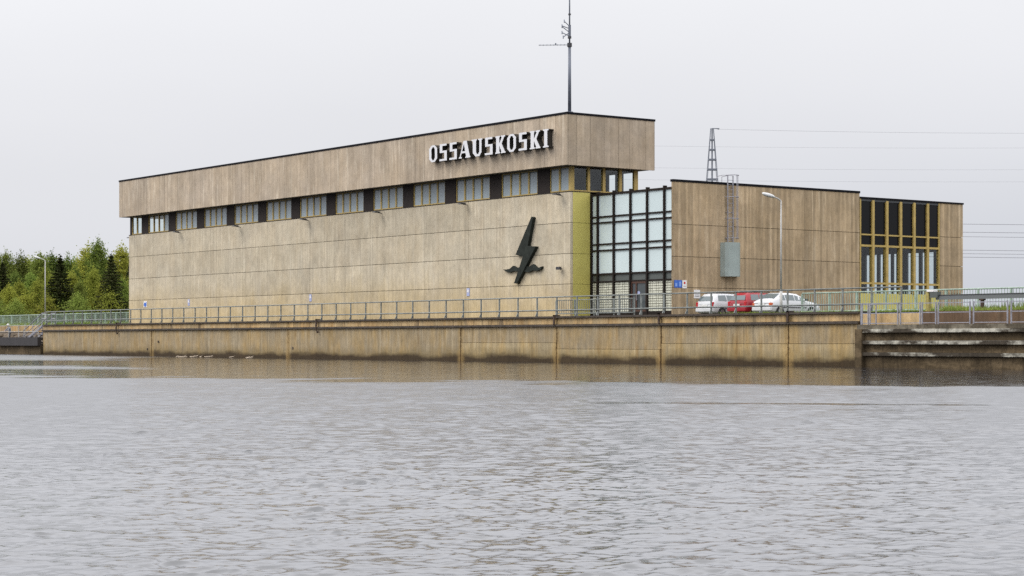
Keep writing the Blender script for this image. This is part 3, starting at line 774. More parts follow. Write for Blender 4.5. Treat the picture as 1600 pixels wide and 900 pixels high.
# signs on the wing corner (face +X)
def xboard(parent, name, y0, y1, z0, z1, m, t0=0., t1=.03):
    part(name, MB().box(RA + t0, RA + t1, y0, y1, z0, z1), m, parent)
s1 = thing('blue_sign', (RA, 81.6, 4.7), 'blue double sign on the left corner of the brown wing', 'sign')
xboard(s1, 'board', 81.30, 81.60, 4.70, 5.17, M['blue'], -.003)
xboard(s1, 'board', 81.62, 81.92, 4.70, 5.17, M['blue'], -.003)
xboard(s1, 'symbol', 81.37, 81.53, 4.78, 4.98, M['lightblue'], .031, .036)
xboard(s1, 'symbol', 81.70, 81.84, 4.78, 5.08, M['lightblue'], .031, .036)
s2 = thing('white_sign', (RA, 82.1, 4.7), 'small white sign with a red dot right of the blue sign', 'sign')
xboard(s2, 'board', 81.97, 82.33, 4.66, 5.17, M['sign_white'], -.003)
rd = MB(); vs = [(RA + .031, 82.15 + .08 * math.cos(k * math.pi / 6), 5.0 + .08 * math.sin(k * math.pi / 6)) for k in range(12)]
rd.add(vs + [(x + .006, y, z) for x, y, z in vs], [tuple(range(12)), tuple(range(23, 11, -1))] + [(k, 12 + k, 12 + (k + 1) % 12, (k + 1) % 12) for k in range(12)])
part('red_dot', rd, M['red'], s2)
xboard(s2, 'text_line', 82.05, 82.26, 4.78, 4.81, M['ink'], .031, .035)
s3 = thing('white_notice', (RA, 83.2, 4.1), 'white notice board on the wing wall left of the parked estate car', 'sign')
xboard(s3, 'board', 82.95, 83.47, 4.04, 4.58, M['sign_white'], -.003)
for z in (4.14, 4.24, 4.34): xboard(s3, 'text_line', 83.02, 83.40, z, z + .03, M['ink'], .031, .035)

# caged access ladder with guard box
ld = thing('caged_ladder', (RA, 86.1, 5.5), 'grey caged roof ladder with a pale metal guard box at its foot', 'ladder')
for y in (85.72, 86.18): part('rail', MB().box(RA + .14, RA + .19, y - .03, y + .03, 5.6, 12.0), M['galv'], ld)
for k in range(21): part('rung', MB().tube((RA + .165, 85.75, 5.7 + k * .3), (RA + .165, 86.15, 5.7 + k * .3), .014, n=6), M['galv'], ld)
hoop = lambda z: [(RA + .165 + .62 * math.sin(t), 85.95 + .48 * math.cos(t), z) for t in [math.pi * k / 8 for k in range(9)]]
for z in (7.95, 9.2, 10.6, 12.0): part('cage_hoop', MB().path(hoop(z), .022, 6), M['galv'], ld)
for k in (1, 4, 7):
    x, y, _ = hoop(0)[k]; part('cage_bar', MB().tube((x, y, 7.9), (x, y, 12.0), .02, n=6), M['galv'], ld)
part('handhold', MB().path([(RA + .165, 85.72, 12.0), (RA - .3, 85.72, 12.05), (RA - .9, 85.72, 12.0)], .02, 6).path([(RA + .165, 86.18, 12.0), (RA - .3, 86.18, 12.05), (RA - .9, 86.18, 12.0)], .02, 6)
     .tube((RA - .9, 85.72, 12.0), (RA - .9, 85.72, 11.5), .02, n=6).tube((RA - .9, 86.18, 12.0), (RA - .9, 86.18, 11.5), .02, n=6), M['galv'], ld)
for z in (7.9, 9.6, 11.2): part('bracket', MB().box(RA - .005, RA + .14, 85.69, 85.75, z, z + .05).box(RA - .005, RA + .14, 86.15, 86.21, z, z + .05), M['galv'], ld)
gb = MB(); pts = [(RA + .01, 85.22)] + [(RA + .12 + .62 * math.sin(t) , 85.95 - .70 * math.cos(t)) for t in [math.pi * k / 8 for k in range(0, 9)]] + [(RA + .01, 86.68)]
vs = [(x, y, 5.47) for x, y in pts] + [(x, y, 7.66) for x, y in pts]; n = len(pts)
gb.add(vs, [tuple(range(n)), tuple(range(2 * n - 1, n - 1, -1))] + [(k, k + 1, n + k + 1, n + k) for k in range(n - 1)])
part('guard_box', gb, M['box'], ld)

# ------------------------------------------------------------------ antenna mast on the roof
ms = thing('antenna_mast', (-101.95, 79.6, 16.34), 'tall grey antenna mast rising from the roof corner above the sign', 'mast')
part('base', MB().tube((-101.95, 79.6, 16.34), (-101.95, 79.6, 16.5), .24, n=12), M['mast'], ms)
part('pole', MB().tube((-101.95, 79.6, 16.5), (-101.95, 79.6, 21.0), .115, .095, n=12), M['mast'], ms, smooth=True)
part('pole', MB().tube((-101.95, 79.6, 21.0), (-101.95, 79.6, 26.5), .055, .035, n=10), M['mast'], ms, smooth=True)
for z0, z1, rr in ((20.8, 21.05, .16), (21.35, 21.5, .12), (22.9, 23.0, .09)):
    part('clamp', MB().tube((-101.95, 79.6, z0), (-101.95, 79.6, z1), rr, n=10), M['dark_metal'], ms)
ya = MB(); p0 = Vector((-101.95, 79.6, 20.93)); dv = Vector((-.5919, -.806, -.01))
ya.tube(p0 + dv * -.1, p0 + dv * 2.05, .022, n=6)
pv = Vector((-.806, .5919, 0))
for k in range(8): ya.tube(p0 + dv * (.35 + k * .23) - pv * .3, p0 + dv * (.35 + k * .23) + pv * .3, .012, n=5)
ya.tube(p0 + dv * .92, p0 + dv * .92 + Vector((0, 0, .12)), .05, n=6)
part('yagi_antenna', ya, M['mast'], ms)
ca = MB(); c0 = Vector((-101.95, 79.6, 21.45))
ca.tube(c0, c0 + Vector((0, 0, .8)), .09, n=8)
dn = Vector((-.45, -.6, .1)).normalized()
for z, l, up in ((.05, .5, .35), (.3, .42, -.2), (.55, .5, .3), (.3, .5, .5), (.7, .35, .45)):
    a_ = c0 + Vector((0, 0, z)); b_ = a_ + dv * l + Vector((0, 0, up - .1)); ca.tube(a_, b_, .03, n=6)
    ca.tube(b_ - Vector((0, 0, .1)) - pv * .08, b_ + Vector((0, 0, .1)) + pv * .08, .035, n=6)
part('antenna_cluster', ca, M['mast'], ms)

# ------------------------------------------------------------------ power line tower and wires
cf = Vector((-.806, .5919, 0)); crt = Vector((.5919, .806, 0))
def at(D, s, z): v = cf * D + crt * (D * s); return Vector((v.x, v.y, z))
TD = 350; TC = at(TD, .1025, 0); TT = 39.4
tw = thing('lattice_tower', (TC.x, TC.y, 2.8), 'steel lattice power tower rising behind the brown wing', 'power tower')
def hw_(z): return .24 + (TT - z) * .150 / 2
legs = []
for i, j in ((-1, -1), (1, -1), (1, 1), (-1, 1)):
    f = lambda z, i=i, j=j: TC + crt * (hw_(z) * i) + cf * (hw_(z) * j) + Vector((0, 0, z))
    legs.append(f); part('leg', MB().tube(f(2.8), f(TT), .075, .06, n=6), M['tower'], tw)
part('core_pole', MB().tube(TC + Vector((0, 0, 2.8)), TC + Vector((0, 0, TT)), .17, .14, n=6), M['tower'], tw)
zs = [TT - 2.1 - 1.77 * k for k in range(20)]
for z in zs:
    b = MB()
    for q in range(4): b.beam(legs[q](z), legs[(q + 1) % 4](z), .14, .26)
    part('crossbar', b, M['tower'], tw)
b = MB()
for z0, z1 in zip(zs[6:], zs[7:]):
    for q in range(4): b.tube(legs[q](z0), legs[(q + 1) % 4](z1), .04, n=4)
part('bracing', b, M['tower'], tw)
arm = TC + Vector((0, 0, TT - .05))
part('top_arm', MB().beam(arm, arm + crt * 1.3, .14, .14), M['tower'], tw)
part('insulator', MB().tube(arm + crt * .8, arm + crt * 1.25 - Vector((0, 0, .12)), .09, n=6), M['tower'], tw)
def wire(p, q, sag, r, label):
    p = Vector(p); q = Vector(q); b = MB(); pts = []
    for k in range(17):
        t = k / 16; v = p.lerp(q, t); v.z -= sag * 4 * t * (1 - t); pts.append(v)
    b.path(pts, r, 5)
    return solo('power_line', b, M['wire'], label, 'power line', 'overhead power lines')
wire(arm + crt * 1.25 - Vector((0, 0, .12)), at(352, .45, 39.6), .8, .018, 'topmost thin power line running right from the lattice tower')
for D, y, r, l in ((360, 224, .013, 'second power line from the top, passing behind the lattice tower'), (360, 258, .013, 'third power line from the top, well above the wing roof'), (365, 277, .013, 'lowest power line above the wing roof')):
    z = 1.35 + (532 - y) / 3050 * D
    wire(at(D, .04, z - .3), at(D, .48, z + .2), .8, r, l)
for D, y, r, l in ((330, 348.3, .04, 'topmost of the dark lines beside the right end of the wing'), (330, 361, .04, 'second line of the bundle beside the right end of the wing'), (330, 368, .036, 'third line of the bundle beside the right end of the wing'),
                (330, 389, .04, 'fourth line down of the bundle beside the right end of the wing'), (330, 394.5, .036, 'fifth line down of the bundle beside the right end of the wing'), (330, 400, .04, 'lowest line beside the right end of the wing')):
    z = 1.35 + (532 - y) / 3050 * D
    wire(at(D, .17, z + .1), at(D, .50, z - .5), .3, r, l)

# ------------------------------------------------------------------ river wall
QB = 73.7
qw = thing('river_wall', (-123, QB, 0), 'long stained concrete river wall with a dark waterline below the railing', 'wall')
part('core', MB().box(-175.3, -70.4, QB + .35, QB + .8, -1.5, 2.7), M['joint'], qw)
jx = [-175.5, -152.23, -128.97, -106.08, -95.68, -85.8, -75.38, -70.22]
off = [0, .015, -.01, .01, -.012, .012, 0]
for i in range(7):
    o_ = off[i]
    x0 = jx[i] + .045; x1 = jx[i + 1] - .045
    zl = [0, 0, 0, 1.2, .82, 1.17, 1.17][i]
    if zl:
        part('wall_section', MB().box(x0, x1, QB + o_, QB + .36, zl + .02, 2.215), M['quay'], qw)
        part('wall_section', MB().box(x0, x1, QB + o_ - .03, QB + .36, -1.5, zl), M['quay_low'], qw)
    else:
        part('wall_section', MB().box(x0, x1, QB + o_, QB + .36, -1.5, 2.215), M['quay'], qw)
random.seed(5)
x = -175.47
bl = []
while x < -70.3:
    L = random.choice((2.2, 3.1, 4.2, 1.5, 2.6)); x1 = min(x + L, -70.24)
    for j in jx[1:-1]:
        if x < j - .3 < x1 + .5: x1 = j; break
    if x1 - x > .15: bl.append((x, x1))
    x = x1 + .02
for a, b in bl:
    part('parapet_block', MB().box(a, b - .0, QB + .03 + random.uniform(-.008, .008), QB + .34, 2.352, 2.738), M['parapet'], qw)
for i in range(7):
    part('ledge', MB().box(jx[i] + .012, jx[i + 1] - .012, QB - .14, QB + .38, 2.218, 2.35), M['coping'], qw)
    part('coping', MB().box(jx[i] + .01, jx[i + 1] - .01, QB - .10, QB + .7, 2.74, 2.85), M['coping'], qw)
part('end_pillar', MB().box(-69.02, -68.56, 72.1, QB + .3, -1.5, 1.915), M['ab_face'], qw)
# weep pipes
for x, z in ((-153.0, .62), (-128.2, .78), (-150.9, 1.25)):
    part('weep_pipe', MB().tube((x, QB - .06, z), (x, QB + .2, z), .09, n=10), M['coping'], qw)
for x, l in ((-159.0, 'dark rusty mooring bracket near the left end of the river wall'), (-124.6, 'rusty mooring bracket hanging just right of the second joint of the river wall'), (-95.8, 'rusty bracket on the coping right below the hall corner'),
             (-85.86, 'rusty bracket on the coping left of the parked cars'), (-75.33, 'dark bracket on the parapet below the white saloon car')):
    k = thing('mooring_bracket', (x, QB, 2.3), l, 'bracket', 'iron brackets on the river wall')
    part('strap', MB().box(x - .075, x + .075, QB - .16, QB - .102, 2.36, 2.93).box(x - .075, x + .075, QB - .16, QB + .3, 2.852, 2.93), M['rust'], k)
    hk = MB().tube((x, QB - .17, 2.5), (x + .12, QB - .22, 2.32), .045, n=6)
    if x < -120: hk.tube((x + .12, QB - .22, 2.32), (x + .22, QB - .18, 1.95), .04, n=6).tube((x + .22, QB - .18, 1.95), (x + .35, QB - .16, 2.0), .07, n=6)
    part('hook', hk, M['rust'], k)

# wall running on behind the abutment
uw = thing('upper_wall', (-50, 73.9, 2), 'low reddish brown wall behind the grey railing at the right', 'wall')
part('wall_section', MB().box(-70.18, -66.1, 73.75, 74.05, 1.4, 2.735), M['parapet'], uw)
for a, b in ((-66.08, -61.0), (-60.98, -55.5), (-55.48, -49), (-48.98, -30)):
    part('wall_section', MB().box(a, b, 73.75, 74.05, 1.4, 2.8), M['brown_wall'], uw)

# stepped abutment
ab = thing('stepped_abutment', (-50, 72.2, 0), 'dark stepped concrete abutment with pale weathered ledges at the right of the river wall', 'abutment')
AX0, AX1 = -68.54, -30
part('face_course', MB().box(AX0, AX1, 72.34, 73.7, -1.5, .585), M['ab_face'], ab)
part('face_course', MB().box(AX0, AX1, 72.36, 73.7, .762, 1.165), M['ab_face'], ab)
part('face_course', MB().box(AX0, AX1, 72.36, 73.7, 1.342, 1.745), M['ab_face'], ab)
for z in (.587, 1.167, 1.747):
    part('ledge', MB().box(AX0 + .02, AX1, 72.14, 73.7, z, z + .173), M['ab_ledge'], ab)
part('deck', MB().box(AX0 - .42, AX1, 72.2, 73.74, 1.922, 2.14), M['ab_deck'], ab)

# ------------------------------------------------------------------ railings
def railing(name, x0, x1, y, zb, ztop, zmid, pitch, label, mt, start=None, r=.028, baluster=False, post=.05):
    t = thing(name, ((x0 + x1) / 2, y, zb), label, 'railing' if not baluster else 'fence')
    n = int((x1 - (start or x0)) / pitch + 1e-6)
    pme = MB().box(-post / 2, post / 2, -post / 2, post / 2, 0, ztop - zb - r)
    if not baluster: pme.beam((0, 0, zmid - zb - .1), (0, -.13, .02), .05, .05)
    pme = pme.mesh('post'); pme.materials.append(mt)
    xs = [(start or x0) + k * pitch for k in range(n + 1)]
    for x in xs: inst('post', pme, t, (x, y, zb))
    part('top_rail', MB().tube((x0, y, ztop), (x1, y, ztop), r, n=8), mt, t, smooth=True)
    part('lower_rail', MB().tube((x0, y - .04, zmid), (x1, y - .04, zmid), r * 1.1, n=8), mt, t, smooth=True)
    if baluster:
        b = MB(); x = x0
        while x < x1:
            b.box(x - .012, x + .012, y - .012, y + .012, zmid, ztop); x += .19
        part('balusters', b, mt, t, kind='stuff')
    return t
railing('river_railing', -175.4, -67.6, 73.98, 2.85, 4.05, 3.22, 2.03, 'long grey-green tube railing along the top of the river wall', M['rail'], start=-175.2, r=.04, post=.075)
railing('baluster_fence', -222, -169.6, 81.6, 2.8, 4.05, 3.05, 2.4, 'pale green baluster fence left of the hall, in front of the trees', M['fence'], baluster=True, r=.045, post=.11)
railing('baluster_fence', -101.6, -93.5, 78.2, 2.8, 3.98, 3.1, 2.0, 'short baluster fence in front of the glazed entrance', M['rail'], baluster=True, r=.03, post=.06)
railing('baluster_fence', -80.6, -30, 79.9, 2.8, 4.05, 3.0, 2.15, 'pale green baluster fence at the right, in front of the yellow-framed windows', M['fence'], baluster=True, r=.04, post=.10)

gr = thing('galvanised_railing', (-60, 72.4, 2.14), 'grey galvanised panel railing on top of the dark abutment', 'railing')
def gpanel(p, q):
    p = Vector(p); q = Vector(q); b = MB()
    for e_ in (p, q): b.beam(e_ + Vector((0, 0, 0)), e_ + Vector((0, 0, 1.06)), .055, .055)
    b2 = MB()
    for z in (1.02, .57, .09): b2.beam(p + Vector((0, 0, z)), q + Vector((0, 0, z)), .05, .06)
    part('post', MB().beam(p, p + Vector((0, 0, 1.08)), .055, .055), M['galv'], gr)
    part('post', MB().beam(q, q + Vector((0, 0, 1.08)), .055, .055), M['galv'], gr)
    d = (q - p).normalized() * .04
    for z in (1.03, .57, .07): part('rail', MB().beam(p + d + Vector((0, 0, z)), q - d + Vector((0, 0, z)), .035, .04), M['galv'], gr)
gpanel((-68.88, 72.42, 2.14), (-68.88, 73.5, 2.14))
xs = [(-68.82, -68.40), (-68.28, -66.42), (-66.26, -64.98), (-64.85, -63.98), (-63.82, -61.86), (-61.64, -59.62), (-59.40, -57.4), (-57.2, -55.2), (-55.0, -53.0), (-52.8, -50.8), (-50.6, -48.6)]
for a, b in xs: gpanel((a, 72.42, 2.14), (b, 72.42, 2.14))

# ------------------------------------------------------------------ boom barrier
bb = thing('boom_barrier', (-68.5, 77, 2.8), 'long grey boom barrier with a yellow post and white housing', 'barrier')
part('post', MB().box(-68.62, -68.42, 76.9, 77.1, 2.8, 3.858), M['yellow'], bb)
part('housing', MB().box(-68.5, -68.05, 76.84, 77.16, 3.86, 3.97), M['sign_white'], bb)
part('motor_box', MB().box(-68.3, -67.8, 76.86, 77.14, 3.55, 3.858), M['grey_band'], bb)
part('boom', MB().box(-68.0, -40, 76.98, 77.04, 3.60, 3.66).box(-68.0, -40, 76.96, 77.06, 3.44, 3.598), [M['boom']], bb)
part('boom_edge', MB().box(-68.0, -40, 76.955, 77.065, 3.662, 3.70), M['dark_metal'], bb)
part('rest_post', MB().box(-65.05, -64.91, 76.93, 77.07, 2.8, 3.36).box(-65.12, -64.84, 76.9, 77.1, 3.362, 3.438), M['rust'], bb)

# ------------------------------------------------------------------ street lamps
def lamp(x, y, h, arm, label):
    t = thing('street_lamp', (x, y, 2.8), label, 'street lamp', 'street lamps on the terrace')
    part('pole', MB().tube((x, y, 2.8), (x, y, 2.8 + 1.4),   .085, .085, n=10).tube((x, y, 4.2), (x, y, 2.8 + h), .06, .042, n=10), M['lamp_grey'], t, smooth=True)
    a = Vector(arm); p = Vector((x, y, 2.8 + h))
    pts = [p + a * (k / 6 * .45) + Vector((0, 0, .2 * math.sin(k / 6 * 1.4))) for k in range(7)]
    part('arm', MB().path(pts, .04, 8), M['lamp_grey'], t)
    d = a.normalized(); q = pts[-1]; sd = Vector((-d.y, d.x, 0)); L = .9
    prof = [(0, .07, .06, .0), (.15, .14, .12, -.07), (.5, .19, .15, -.10), (.85, .17, .12, -.08), (1.0, .07, .06, 0.)]
    vs = []; n = 8
    for s_, wd, up, dn_ in prof:
        c = q + d * s_ * .75 + Vector((0, 0, .22 * s_))
        for k in range(n):
            tt = 2 * math.pi * k / n; cz = math.sin(tt)
            vs.append(c + sd * wd * math.cos(tt) + Vector((0, 0, (up if cz > 0 else -dn_) * cz)))
    fs = [(i * n + k, i * n + (k + 1) % n, (i + 1) * n + (k + 1) % n, (i + 1) * n + k) for i in range(4) for k in range(n)] + [tuple(range(n)), tuple(range(5 * n - 1, 4 * n - 1, -1))]
    part('head', MB().add(vs, fs), M['lamp_head'], t, smooth=True)
lamp(-203.7, 85.8, 7.35, crt * -1.0, 'pale street lamp in front of the trees left of the hall')
lamp(-81.1, 78.7, 6.55, crt * -.75, 'pale street lamp in front of the brown wing beside the white saloon')

# ------------------------------------------------------------------ cars
def car(name, pos, rz, label, paint, est, tail, k=1.0):
    """local: x right, y forward, z up; origin on the ground at the middle of the rear axle line"""
    t = thing(name, pos, label, 'car', 'cars parked in front of the wing')
    t.rotation_euler = (0, 0, rz)
    BASE[t.name] = (0, 0, 0)
    # stations: y, half width, floor z, belt z, top z, half width at top
    if est:
        stn = [(0, .70, .42, .80, .84, .66), (.05, .80, .30, .92, .98, .70), (.22, .83, .26, .97, 1.32, .60), (.42, .84, .24, .97, 1.47, .57), (1.3, .85, .22, .95, 1.49, .58), (2.3, .86, .22, .93, 1.46, .58), (2.75, .86, .22, .92, 1.34, .60), (3.25, .85, .22, .92, 1.0, .70), (4.0, .80, .24, .82, .87, .68), (4.28, .70, .32, .66, .72, .60), (4.38, .60, .40, .56, .60, .54)]
        rear = (1, 3); wins = ((.45, 1.15), (1.22, 2.02), (2.1, 2.95)); scr = (6, 7)
    else:
        stn = [(0, .68, .42, .80, .84, .64), (.06, .78, .30, .90, .96, .68), (.30, .82, .26, .95, 1.05, .66), (.62, .83, .24, .95, 1.213, .62), (1.0, .84, .22, .94, 1.41, .57), (1.7, .84, .22, .93, 1.43, .57), (2.4, .84, .22, .92, 1.38, .57), (2.75, .84, .22, .91, 1.22, .61), (3.15, .83, .22, .91, .98, .70), (3.9, .78, .24, .80, .85, .66), (4.15, .68, .32, .66, .70, .58), (4.25, .58, .40, .56, .60, .52)]
        rear = (2, 4); wins = ((.75, 1.2), (1.27, 1.98), (2.06, 2.85)); scr = (7, 8)
    vs = []
    def ring(s_):
        y, hw, z0, zb, zt, ht = s_
        half = [(hw * .86, z0), (hw * .99, z0 + .10), (hw, (z0 + zb) / 2 + .05), (hw * .97, zb), (ht + .04, zt - .07), (ht * .82, zt), ]
        return [(x, y, z) for x, z in half] + [(0, y, zt + .012)] + [(-x, y, z) for x, z in reversed(half)] + [(0, y, z0)]
    rings = [ring(s_) for s_ in stn]; m = len(rings[0])
    for r in rings: vs += r
    fs = [(i * m + k, i * m + (k + 1) % m, (i + 1) * m + (k + 1) % m, (i + 1) * m + k) for i in range(len(rings) - 1) for k in range(m)]
    fs += [tuple(range(m)), tuple(range(len(rings) * m - 1, (len(rings) - 1) * m - 1, -1))]
    body = part('body', MB().add(vs, fs), M[paint], t, smooth=True)
    def at_y(y):
        for a, b in zip(stn, stn[1:]):
            if a[0] <= y <= b[0]:
                f = (y - a[0]) / (b[0] - a[0]); return [p + (q - p) * f for p, q in zip(a, b)]
    def side(y, f, sg, o=.012):
        s_ = at_y(y); xb, zb = s_[1] * .97, s_[3]; xt, zt = s_[5] + .04, s_[4] - .07
        return (sg * (xb + (xt - xb) * f + o), y, zb + (zt - zb) * f)
    for sg in (-1, 1):
        for y0, y1 in wins:
            q = [side(y0 + (.0), .10, sg), side(y1, .10, sg), side(y1 - (.12 if y1 > 2.5 else 0), .92, sg), side(y0 + (.08 if y0 < .8 else 0), .92, sg)]
            inner = [(p[0] - sg * .02, p[1], p[2]) for p in q]
            part('side_window', MB().add(q + inner, [(0, 1, 2, 3), (7, 6, 5, 4), (0, 4, 5, 1), (1, 5, 6, 2), (2, 6, 7, 3), (3, 7, 4, 0)]), M['car_glass'], t)
    def screen(name_, i0, i1, f0, f1, dy):
        a, b = stn[i0], stn[i1]
        L = []
        for f in (f0, f1):
            s_ = [p + (q - p) * f for p, q in zip(a, b)]
            wx = s_[5] * .9 + (s_[1] * .9 - s_[5] * .9) * (.6 if f < .5 else 0) * .5
            L.append((wx, s_[0] + dy, s_[4] + .012))
        (w0, y0, z0), (w1, y1, z1) = L
        q = [(-w0, y0, z0), (w0, y0, z0), (w1, y1, z1), (-w1, y1, z1)]
        inn = [(x, y - dy * 1.5, z - .02) for x, y, z in q]
        part(name_, MB().add(q + inn, [(0, 1, 2, 3), (7, 6, 5, 4), (0, 4, 5, 1), (1, 5, 6, 2), (2, 6, 7, 3), (3, 7, 4, 0)]), M['car_glass'], t)
    screen('rear_window', rear[0], rear[1] - (1 if est else 0), .12, .95 if est else .9, -.03)
    screen('windscreen', scr[1], scr[0], .1, .95, .03)
    for sg in (-1, 1):
        part('tail_light', MB().box(sg * .71 - .09, sg * .71 + .08, -.02, .22, .66 if est else .64, .94 if est else .82), M[tail], t, bevel=.02)
        part('headlight', MB().box(sg * .56 - .13, sg * .56 + .13, 4.1 if est else 4.0, 4.33 if est else 4.19, .58, .70), M['plate'], t)
        part('mirror', MB().box(sg * .93 - .09, sg * .93 + .09, 2.78, 2.9, .95, 1.09), M['trim'], t, bevel=.02)
        part('trim_strip', MB().box(sg * .855 - .012, sg * .855 + .012, .9, 2.9, .52, .57), M['trim'], t)
        for y in (.72, 3.35):
            wl = part('wheel', MB().tube((sg * .68, y, .31), (sg * .87, y, .31), .31, n=20), M['tyre'], t, smooth=False, bevel=.03)
            part('rim', MB().tube((sg * .80, y, .31), (sg * .885, y, .31), .19, .16, n=12), M['rim'], wl)
    part('bumper', MB().box(-.80, .80, -.07, .12, .34, .58), M[paint], t, bevel=.04)
    part('bumper', MB().box(-.66, .66, 4.2 if est else 4.06, 4.42 if est else 4.28, .34, .55), M[paint], t, bevel=.04)
    part('number_plate', MB().box(-.26, .26, -.045 if est else -.04, .03, .68, .79), M['plate'], t)
    if est:
        for sg in (-1, 1): part('roof_rail', MB().tube((sg * .52, .5, 1.52), (sg * .52, 2.3, 1.51), .02, n=6), M['trim'], t)
    return t
GZ = 2.8
car('parked_car', (-91.25, 81.95, GZ), R_(-1), 'white estate car parked against the wing wall, leftmost of the row', 'car_white', True, 'tail')
car('parked_car', (-88.3, 81.95, GZ), R_(1), 'red car parked between the two white cars', 'car_red', True, 'tail')
car('parked_car', (-85.9, 81.75, GZ), R_(0), 'white saloon with orange tail light parked right of the red car', 'car_white', False, 'tail_orange')

# ------------------------------------------------------------------ left bank: platform, stair, person
bk = thing('bank_wall', (-195, 80.1, 0), 'low pinkish concrete bank wall left of the river wall', 'wall')
for a, b in ((-181, -175.6), (-187, -181.02), (-194, -187.02), (-203, -194.02), (-230, -203.02)):
    part('wall_section', MB().box(a, b, 79.9, 80.25, 2.25, 2.9), M['parapet'], bk)
    part('wall_section', MB().box(a, b, 80.0, 80.3, -1, 2.248), M['brown_wall'], bk)
random.seed(3)
st = MB()
for k in range(170):
    x = random.uniform(-215, -175.9); y = random.uniform(76.3, 79.8); s_ = random.uniform(.18, .5); z = (y - 76) * .52 + .1
    ring_ = []
    vs = []
    for zz, f in ((-.8, .8), (0.1, 1.0), (.8, .55)):
        for q in range(6):
            t = q / 6 * 6.283 + random.uniform(-.2, .2); vs.append((x + s_ * f * math.cos(t) * random.uniform(.8, 1.2), y + s_ * f * math.sin(t), z + s_ * .6 * zz))
    st.add(vs, [tuple(range(5, -1, -1)), tuple(range(12, 18))] + [(i * 6 + q, i * 6 + (q + 1) % 6, (i + 1) * 6 + (q + 1) % 6, (i + 1) * 6 + q) for i in (0, 1) for q in range(6)])
solo('bank_stones', st, M['rock'], kind='stuff')
bkm = MB().add([(-230, 75.6, -.6), (-175.45, 75.6, -.6), (-175.45, 79.95, 2.2), (-230, 79.95, 2.2)], [(0, 1, 2, 3)])
solo('bank', bkm, M['rock'], kind='structure')

pf = thing('river_platform', (-195, 74.5, 0), 'dark steel platform beam low over the water at the left edge', 'platform')
part('beam', MB().box(-230, -175.62, 73.2, 73.6, .86, 1.66), M['pontoon'], pf)
part('deck', MB().box(-230, -175.62, 73.62, 76.0, 1.10, 1.22), M['pontoon'], pf)
part('pier', MB().box(-230, -175.62, 73.5, 75.6, -1.5, .84), M['ab_face'], pf)
pr = thing('platform_railing', (-190, 73.4, 1.66), 'thin weathered railing along the dark platform at the left edge', 'railing')
for x in (-175.9, -179.1, -180.7, -183.2, -185.6, -188.4, -191.5, -195): part('post', MB().tube((x, 73.4, 1.66), (x, 73.4, 2.78), .04, n=6), M['lamp_grey'], pr)
for z in (2.78, 2.2): part('rail', MB().tube((-200, 73.4, z), (-175.9, 73.4, z), .03, n=6), M['lamp_grey'], pr)

sr = thing('metal_stair', (-186, 77.5, 1.2), 'grey metal stair with sloping handrails climbing from the platform', 'stair')
A0 = Vector((-186.6, 0, 1.22)); A1 = Vector((-181.9, 0, 2.86))
for y in (76.3, 77.3):
    part('stringer', MB().beam((A0.x, y, A0.z), (A1.x, y, A1.z - .06), .06, .22), M['galv'], sr)
    part('handrail', MB().path([(A0.x, y, A0.z + 1.1), (A1.x, y, A1.z + 1.15), (A1.x + .9, y, A1.z + 1.15)], .045, 8), M['galv'], sr)
    part('handrail', MB().path([(A0.x, y, A0.z + .6), (A1.x, y, A1.z + .62), (A1.x + .9, y, A1.z + .62)], .035, 8), M['galv'], sr)
    for f in (0.02, .5, 1.0):
        p = A0.lerp(A1, f); part('post', MB().tube((p.x, y, p.z - .05), (p.x, y, p.z + 1.13), .035, n=6), M['galv'], sr)
for k in range(8):
    p = A0.lerp(A1, (k + .5) / 8); part('tread', MB().box(p.x - .16, p.x + .16, 76.33, 77.27, p.z - .03, p.z + .01), M['galv'], sr)
part('landing', MB().box(-182.0, -180.6, 76.2, 79.89, 2.75, 2.84), M['galv'], sr)
part('landing_post', MB().box(-180.75, -180.65, 76.25, 76.35, .5, 2.749), M['galv'], sr)

for k, (x, y, l, a) in enumerate(((-190.5, 77.6, 5.2, .15), (-187.8, 77.2, 4.0, -.3), (-184.2, 77.9, 4.6, .2))):
    z = (y - 76) * .52 + .55
    b = MB().tube((x - l / 2 * math.cos(a), y - l / 2 * math.sin(a) * .5, z - .1), (x + l / 2 * math.cos(a), y + l / 2 * math.sin(a) * .5, z + .35 * (1 if k != 1 else -1) + .1), .17, .15, n=10)
    solo('dark_log', b, M['coping'], ('long dark log lying on the bank behind the person', 'dark log sloping down the bank beside the person', 'dark log on the bank below the metal stair')[k], 'log', 'dark logs on the bank', base=(x, y, z))

